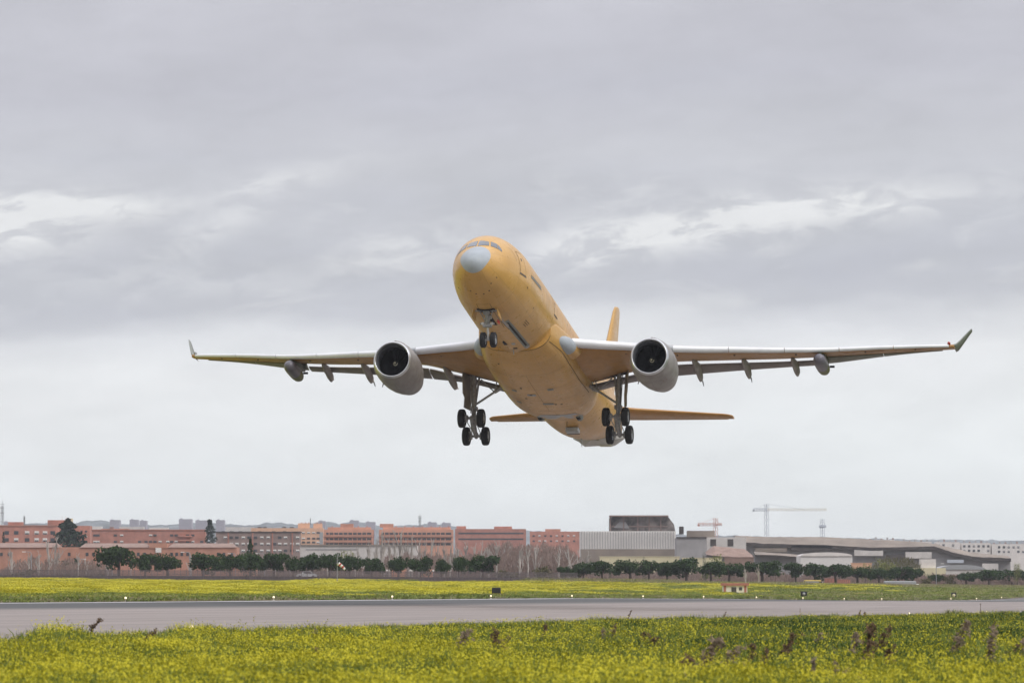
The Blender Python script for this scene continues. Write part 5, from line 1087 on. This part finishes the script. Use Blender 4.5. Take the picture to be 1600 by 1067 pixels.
# runway lights
M_LAMPW = mat('lit_lamp', (.9, .8, .6), .4, emit=(1, .78, .45, 1.3)); M_FIX = mat('light_fixture', (.55, .50, .44), .5)
def runway_light(g, k, s_=1.0, label=''):
    o = empty('runway_light', g); tag(o, label, 'light', 'lit runway edge lights')
    mb = MB(); mb.lathe([(0, .14), (.03, .14), (.05, .05), (.22, .045), (.22, .11), (.26, .12), (.26, 0)], 14, axis='Z'); a = mb.obj('fixture', M_FIX, o); mb = MB(); mb.lathe([(.26, .10), (.34, .11), (.42, .07), (.45, 0)], 14, axis='Z'); b_ = mb.obj('lens', M_LAMPW, o); a.scale = b_.scale = (s_, s_, s_)
for k, px in enumerate((197, 428, 613, 767, 893.5, 1004.5, 1099, 1181.5, 1254, 1318.5, 1377, 1485, 1525, 1564)):
    runway_light(ground_at(px, P_FAR + 1.6), k, .8, f'small lit edge light beyond the runway, {ordn[k]} from the left along the far edge')
for k, px in enumerate((300, 1051, 1264, 1420, 1541)):
    runway_light(ground_at(px, P_NEAR - .6), k, .72 if k == 0 else .55, ('larger lit edge light on the near runway edge, ' + ['far left in the grass', 'right of the middle', 'third from left', 'fourth from left', 'rightmost'][k]))

# ================================================================== GRASS AND FLOWERS (one growing mass each, instanced patches)
def vmat(name, lo, hi, trans=.25, rough=.7):
    m_ = bpy.data.materials.new(name); m_.use_nodes = True; q = NT(m_.node_tree); b = q.n['Principled BSDF']; b.inputs['Roughness'].default_value = rough; b.inputs['Specular IOR Level'].default_value = .15
    g = q.new('ShaderNodeNewGeometry'); oi = q.new('ShaderNodeObjectInfo'); f = q.m('MULTIPLY', q.m('ADD', g.outputs['Random Per Island'], oi.outputs['Random']), .5); c = q.mix(f, (*lo, 1), (*hi, 1))
    q.link(c, b.inputs['Base Color']); return m_
G_ST = vmat('grass_blade', (.07, .115, .018), (.26, .31, .065)); G_DRY = vmat('dry_grass', (.20, .17, .10), (.34, .29, .18)); G_FL = vmat('yellow_blossom', (.42, .39, .02), (.66, .58, .04)); G_DK = vmat('dark_leaf', (.02, .05, .012), (.06, .105, .022))
def clump(seed, R_, nb, nf, h_, ndry=0, dark=False, fs_=.0118):
    r = random.Random(seed); mb = MB()
    for i in range(nb):
        a, d = r.uniform(0, 6.283), R_*math.sqrt(r.random()); x, y = d*math.cos(a), d*math.sin(a); hh = h_*r.uniform(.4, 1.0); lx, ly = r.gauss(0, .10), r.gauss(0, .10); w_ = r.uniform(.006, .013)*(1.7 if dark else 1); t = r.uniform(0, PI); wx, wy = w_*math.cos(t), w_*math.sin(t)
        mi = 1 if i < ndry else 0
        mb.add([(x-wx, y-wy, -.05), (x+wx, y+wy, -.05), (x+lx*.4+wx, y+ly*.4+wy, hh*.6), (x+lx*.4-wx, y+ly*.4-wy, hh*.6), (x+lx, y+ly, hh)], [(0, 1, 2, 3), (3, 2, 4)], 3 if dark and mi == 0 and r.random() < .6 else mi)
    for i in range(nf):
        a, d = r.uniform(0, 6.283), R_*math.sqrt(r.random()); x, y = d*math.cos(a), d*math.sin(a); z = h_*r.uniform(.62, 1.12)
        for k in range(3):
            cx, cy, cz = x + r.gauss(0, .022), y + r.gauss(0, .022), z + r.gauss(0, .022); u = Vector((r.gauss(0, 1), r.gauss(0, 1), r.gauss(0, 1))).normalized(); v = u.orthogonal().normalized(); w_ = fs_*r.uniform(.6, 1.3); c = Vector((cx, cy, cz))
            mb.add([c+u*w_, c+v*w_, c-u*w_, c-v*w_], [(0, 1, 2, 3)], 2)
        mb.add([(x-.004, y, 0), (x+.004, y, 0), (x+.003, y, z)], [(0, 1, 2)], 0)
    return mb.mesh('clump', [G_ST, G_DRY, G_FL, G_DK])
protos = bpy.data.collections.new('clump_kinds')
kinds = [clump(1, .5, 230, 26, .38, 6), clump(2, .5, 210, 44, .42), clump(3, .5, 230, 13, .36, 14), clump(4, .5, 250, 4, .34, 30), clump(5, .45, 230, 2, .40, 0, True), clump(6, .5, 120, 2, .36, 70), clump(7, .5, 210, 20, .47, 16), clump(8, .5, 90, 0, .12, 55), clump(9, .35, 60, 6, .75, 22), clump(10, .5, 90, 100, .42, fs_=.02)]
for i, me in enumerate(kinds):
    o = bpy.data.objects.new('k%02d' % i, me); protos.objects.link(o)
def scatter(name, label, P, idx, scl, rot):
    me = bpy.data.meshes.new(name); me.from_pydata([tuple(p) for p in P], [], [])
    for nm, ty, arr in (('idx', 'INT', idx), ('scl', 'FLOAT_VECTOR', scl), ('rot', 'FLOAT', rot)):
        at = me.attributes.new(nm, ty, 'POINT'); at.data.foreach_set('vector' if ty == 'FLOAT_VECTOR' else 'value', np.array(arr).ravel())
    o = bpy.data.objects.new(name, me); COL.objects.link(o); tag(o, label, 'plants', kind='stuff')
    ng = bpy.data.node_groups.new(name, 'GeometryNodeTree'); ng.interface.new_socket('Geometry', in_out='INPUT', socket_type='NodeSocketGeometry'); ng.interface.new_socket('Geometry', in_out='OUTPUT', socket_type='NodeSocketGeometry')
    N_, L_ = ng.nodes, ng.links; gi, go = N_.new('NodeGroupInput'), N_.new('NodeGroupOutput'); ci = N_.new('GeometryNodeCollectionInfo'); ci.inputs[0].default_value = protos; ci.inputs[1].default_value = True; ci.inputs[2].default_value = True
    ip = N_.new('GeometryNodeInstanceOnPoints'); ip.inputs['Pick Instance'].default_value = True
    def na(nm, ty): a = N_.new('GeometryNodeInputNamedAttribute'); a.data_type = ty; a.inputs[0].default_value = nm; return a.outputs[0]
    cx = N_.new('ShaderNodeCombineXYZ'); L_.new(na('rot', 'FLOAT'), cx.inputs[2]); L_.new(gi.outputs[0], ip.inputs['Points']); L_.new(ci.outputs[0], ip.inputs['Instance']); L_.new(na('idx', 'INT'), ip.inputs['Instance Index']); L_.new(cx.outputs[0], ip.inputs['Rotation']); L_.new(na('scl', 'FLOAT_VECTOR'), ip.inputs['Scale']); L_.new(ip.outputs[0], go.inputs[0])
    md = o.modifiers.new('scatter', 'NODES'); md.node_group = ng; return o
def nz(x, y, s, o=0): return mnoise.fractal((x*s, y*s, o), 1, 2, 3)
def field_near():
    P = []; I = []; Sc = []; Ro = []; r = random.Random(5)
    yv = 52.0
    while yv < 420:
        wfrac = .108; xs0, xs1 = -wfrac*yv - 2, wfrac*yv + 2; step = itp(yv, [52, 90, 140, 250, 420], [.42, .46, .6, .85, 1.2]); x = xs0
        while x < xs1:
            X, Y = x + r.uniform(-.5, .5)*step, yv + r.uniform(-.5, .5)*step*1.6; p, t = pt(X, Y); x += step
            edge = 38.6 + 1.2*nz(X, Y, .12, 4)
            if p > edge or p < -14: continue
            py_mid = 925 - (H(X, Y) + .3)*F/Y; a = X/Y
            n1_ = nz(X, Y, .10, 1); n2_ = nz(X, Y, .33, 2); near_edge = max(0, (p - 24)/14)
            # yellow dominates close to the camera, green and dry stems take over towards the runway, more so on the right
            yel = itp(py_mid, [955, 985, 1010, 1040, 1067], [-.3, -.15, .08 - a*2.0, .42 - a*1.5, .55]) + .75*n1_ + .45*n2_ - (.18 if a > .02 else 0)
            if a < -.03: yel += .25
            q_ = r.random()
            if yel > .35: k = 1 if q_ < .5 else 0 if q_ < .8 else 6
            elif yel > .1: k = 0 if q_ < .35 else 6 if q_ < .6 else 2
            elif yel > -.12: k = 2 if q_ < .55 else 3 if q_ < .85 else 6
            else: k = 4 if n2_ > .05 and q_ < .8 else 3 if q_ < .72 else 5 if q_ < .86 else 2
            h_ = itp(a, [-.1, -.092, -.086, -.08, -.066, -.059, -.054, -.03, 0, .04, .1], [.42, .5, 1.25, .5, .5, 1.15, .6, .62, .82, .75, .36]) if p > 28 else 1.0
            if p > 36.3: h_ *= .55 + .5*max(0, n1_)
            h_ *= 1 + .45*n2_ + (.35*max(0, nz(X, Y, .2, 9)) if p > 28 else .1)
            if p > 31 and r.random() < .10 + .2*max(0, n2_): k = 8; h_ = .42 + .35*max(0, n1_) if a > -.04 else .5
            z = gz(X, Y); P.append((X, Y, z)); I.append(k); s_ = r.uniform(.85, 1.2)*itp(yv, [52, 120, 420], [1, 1.1, 1.5]); Sc.append((s_, s_, max(.22, h_)*r.uniform(.85, 1.15))); Ro.append(r.uniform(0, 6.28))
        yv += step*1.25
    return P, I, Sc, Ro
d_ = field_near(); scatter('wildflower_meadow', 'yellow flowering weeds and grass in front of the runway', *d_); n_near = len(d_[0])
def field_far():
    P = []; I = []; Sc = []; Ro = []; r = random.Random(6); yv = 300.0
    while yv < 1330:
        step = itp(yv, [300, 500, 1075], [1.7, 2.3, 3.6]); x = -.104*yv
        while x < .104*yv:
            X, Y = x + r.uniform(-.5, .5)*step, yv + r.uniform(-.8, .8)*step; p, t = pt(X, Y); x += step
            if p < P_FAR + 2.6 + 1.2*nz(X, Y, .08): continue
            a = X/Y; lim = far_z(a) - 35 + 40*nz(X, Y, .02, 3)
            if Y > lim: continue
            n1_ = nz(X, Y*.3, .05, 1); dd = (p - P_FAR); yel = itp(dd, [0, 6, 25, 60, 250], [-.5, -.25, .05, .35, .6]) + .5*n1_ + .3*nz(X, Y, .3, 2) - max(0, a)*4.5; q_ = r.random()
            k = (9 if q_ < .8 else 1) if yel > .25 else (9 if q_ < .35 else 1) if yel > 0 else (2 if q_ < .5 else 3) if yel > -.25 else (3 if q_ < .6 else 5)
            s_ = step*r.uniform(.9, 1.3)*1.15; P.append((X, Y, gz(X, Y))); I.append(k); Sc.append((s_, s_, r.uniform(.7, 1.2)*(.55 if dd < 5 else 1)*(1 + .5*n1_))); Ro.append(r.uniform(0, 6.28))
        yv += step*1.6
    return P, I, Sc, Ro
d_ = field_far(); scatter('yellow_field', 'band of yellow flowering grass beyond the runway', *d_); print('clumps', n_near, len(d_[0]))
# pale dry tufts in front of the right pines
r = random.Random(9); P = []; I = []; Sc = []; Ro = []
for i in range(1500):
    px = r.uniform(820, 1620); Z = far_z((px-800)/F) + r.uniform(-50, 40); g = gpt(px, Z); P.append(g); I.append(5 if r.random() < .8 else 7); s_ = r.uniform(2.5, 4.5); Sc.append((s_, s_, r.uniform(1.2, 3.0) if px < 1060 else r.uniform(.8, 1.8))); Ro.append(r.uniform(0, 6.28))
scatter('dry_grass', 'pale dry grass at the foot of the right pines', P, I, Sc, Ro)

# dead thistles, each one a plant
M_TH = mat('dead_thistle_brown', (.11, .068, .036), .95, var=.4, scale=9); M_TH2 = mat('dead_thistle_grey', (.20, .15, .10), .95, var=.3, scale=9)
def thistle(px_b, py_b, px_t, py_t, Z, fat, m_, label, branches=2):
    if py_b > 975: Z = 1.19*F/(py_b - 925)
    g = gpt(px_b, Z); top = pix(px_t, py_t, Z) - g; r = random.Random(int(px_t*3 + py_t)); base = Vector((0, 0, -.05))
    ctrl = Vector((top.x*.25, r.uniform(-.05, .05), top.z*.6)); cv = lambda t: base*(1-t)**2 + ctrl*2*t*(1-t) + top*t*t
    o = empty('dead_thistle', g); tag(o, label, 'plant', 'dead thistles standing in the meadow')
    mb = MB(); mb.tube([cv(k/10) for k in range(11)], [lerp(.014, .006, k/10) for k in range(11)], 5)
    hd = []
    for b_ in range(branches):
        t = r.uniform(.45, .9); p = cv(t); e = p + Vector((r.gauss(.06, .09), r.gauss(0, .06), r.uniform(.05, .16))); mb.tube([p, (p+e)/2 + Vector((0, 0, -.01)), e], [.007, .006, .004], 4); hd.append(e)
    mb.obj('stem', m_, o)
    mb = MB(); t0 = .38
    for i in range(int(70*fat)):
        t = r.uniform(t0, 1); p = cv(t) + Vector((r.gauss(0, .022), r.gauss(0, .022), r.gauss(0, .022)))*fat; s_ = r.uniform(.012, .035)*(.7+.5*fat)
        u = Vector((r.gauss(0, 1), r.gauss(0, 1), r.gauss(0, 1))).normalized(); v = u.orthogonal(); mb.add([p - v*s_*.3, p + v*s_*.3, p + u*s_*1.6], [(0, 1, 2)]); mb.add([p - u*s_*.5, p + v*s_*.6, p + u*s_*.6, p - v*s_*.6], [(0, 1, 2, 3)])
    for e in hd + [top]:
        for i in range(int(14*fat)):
            p = e + Vector((r.gauss(0, .02), r.gauss(0, .02), r.gauss(0, .02))); s_ = r.uniform(.012, .03); u = Vector((r.gauss(0, 1), r.gauss(0, 1), r.gauss(0, 1))).normalized(); v = u.orthogonal(); mb.add([p - v*s_*.5, p + v*s_*.5, p + u*s_*1.5], [(0, 1, 2)])
    mb.obj('seed_head', m_, o)
TL = [(134, 1000, 156, 967, 118, 1.3, 0, 'leaning over the runway at far left'), (213, 1004, 243, 987, 112, 1.2, 0, 'bent low, second from the left at the meadow edge'),
      (478, 1036, 497, 1018, 92, 1.6, 0, 'small and dark, in the yellow flowers left of centre'), (488, 1008, 494, 988, 118, .9, 1, 'thin and upright left of centre'),
      (708, 1030, 731, 985, 105, 1.5, 1, 'grey-brown, leftmost of the pair below the nose wheel'), (722, 1020, 722, 992, 112, 1.0, 1, 'short grey one beside its taller pair mate'), (768, 1025, 776, 986, 108, 1.7, 0, 'bushy brown below the black board'), (790, 1030, 783, 1000, 104, 1.2, 0, 'brown with sparse top right of the bushy one'),
      (846, 1005, 853, 978, 150, 1.3, 0, 'dark narrow one just right of the bushy pair'), (940, 1005, 943, 984, 140, 1.2, 1, 'pale short one, left of the middle-right group'), (952, 1004, 961, 978, 140, 1.2, 0, 'dark top behind the pale short one'), (979, 970, 986, 954, 190, .7, 0, 'thin stalk against the runway, left of three'), (1003, 1004, 1006, 988, 135, 1.5, 0, 'round brown head right of centre'), (1012, 1016, 1021, 998, 118, 1.6, 0, 'dark curled head right of centre'),
      (1057, 1054, 1078, 1030, 88, 1.8, 0, 'dark brown clump among the front flowers'), (1082, 1052, 1124, 1000, 90, 2.3, 1, 'large leaning grey-brown one, biggest right of centre'), (1122, 1040, 1154, 1012, 98, 1.8, 1, 'leaning grey one right of the biggest'), (1170, 1032, 1176, 1008, 104, 1.3, 0, 'upright brown one between two leaning ones'), (1188, 1042, 1199, 1014, 98, 1.4, 0, 'brown one with short side branch'), (1160, 1050, 1163, 1035, 86, 1.0, 1, 'pale stick in the front flowers'),
      (1227, 1022, 1238, 990, 110, 1.5, 0, 'dark pair of heads left of the tall branching one'), (1216, 1024, 1228, 1010, 106, 1.4, 0, 'low dark clump at the foot of the tall branching ones'), (1268, 1006, 1282, 990, 118, .9, 1, 'thin grey one leaning right'), (1333, 1030, 1337, 990, 102, 1.6, 1, 'tall grey one, left of the tall branching group'), (1352, 1036, 1362, 977, 100, 2.2, 0, 'tallest branching brown one in the right group'), (1362, 1022, 1392, 980, 104, 1.6, 0, 'brown one leaning right from the tall group'), (1386, 1048, 1388, 1016, 92, 1.4, 0, 'dark upright one below the tall group'),
      (1480, 1030, 1514, 972, 104, 2.2, 1, 'large leaning grey-brown one near the right edge'), (1546, 1040, 1552, 980, 98, 2.0, 1, 'tall upright reddish-grey one near the right edge'), (1566, 1026, 1592, 1008, 98, 1.6, 0, 'leaning brown one at the right edge'), (1594, 1030, 1602, 1000, 98, 1.8, 1, 'grey one cut by the right picture edge'), (1304, 1060, 1306, 1036, 82, .9, 1, 'pale stick in the flowers at the bottom right'), (1270, 1060, 1272, 1030, 82, .8, 1, 'thin pale stick left of its twin at bottom right'), (1345, 1067, 1347, 1056, 80, 1.3, 0, 'dark head cut by the bottom edge'),
      (1128, 968, 1134, 956, 200, .6, 0, 'thin stalk against the runway, right of three'), (1340, 965, 1344, 955, 250, 1.0, 0, 'pair of small dark heads against the far runway'), (1350, 965, 1351, 956, 250, 1.0, 0, 'small dark head right of its twin against the runway'), (1532, 965, 1532, 943, 300, .5, 0, 'straight thin stalk against the runway near the right edge'), (1250, 972, 1250, 950, 230, .3, 1, 'very thin straight stalk against the runway')]
for a in TL: thistle(*a[:6], M_TH2 if a[6] else M_TH, 'dead thistle, ' + a[7], 3 if a[5] > 1.5 else 2 if a[5] > .8 else 0)

# ================================================================== AIR
zlo = -13.0; zhi = 95.0; hz = MB(); hz.box((0, 2500, (zlo + zhi)/2), (8600, 11000, zhi - zlo))
hm = bpy.data.materials.new('haze_air'); hm.use_nodes = True; q = NT(hm.node_tree); q.n.clear(); ho = q.new('ShaderNodeOutputMaterial'); pv = q.new('ShaderNodeVolumePrincipled'); pv.inputs['Color'].default_value = (.86, .91, .97, 1); pv.inputs['Density'].default_value = HAZE; pv.inputs['Anisotropy'].default_value = .2
q.link(pv.outputs[0], ho.inputs['Volume'])
ha = hz.obj('haze', hm); tag(ha, kind='stuff', label='thin pale haze over the airfield and the far town', cat='haze')
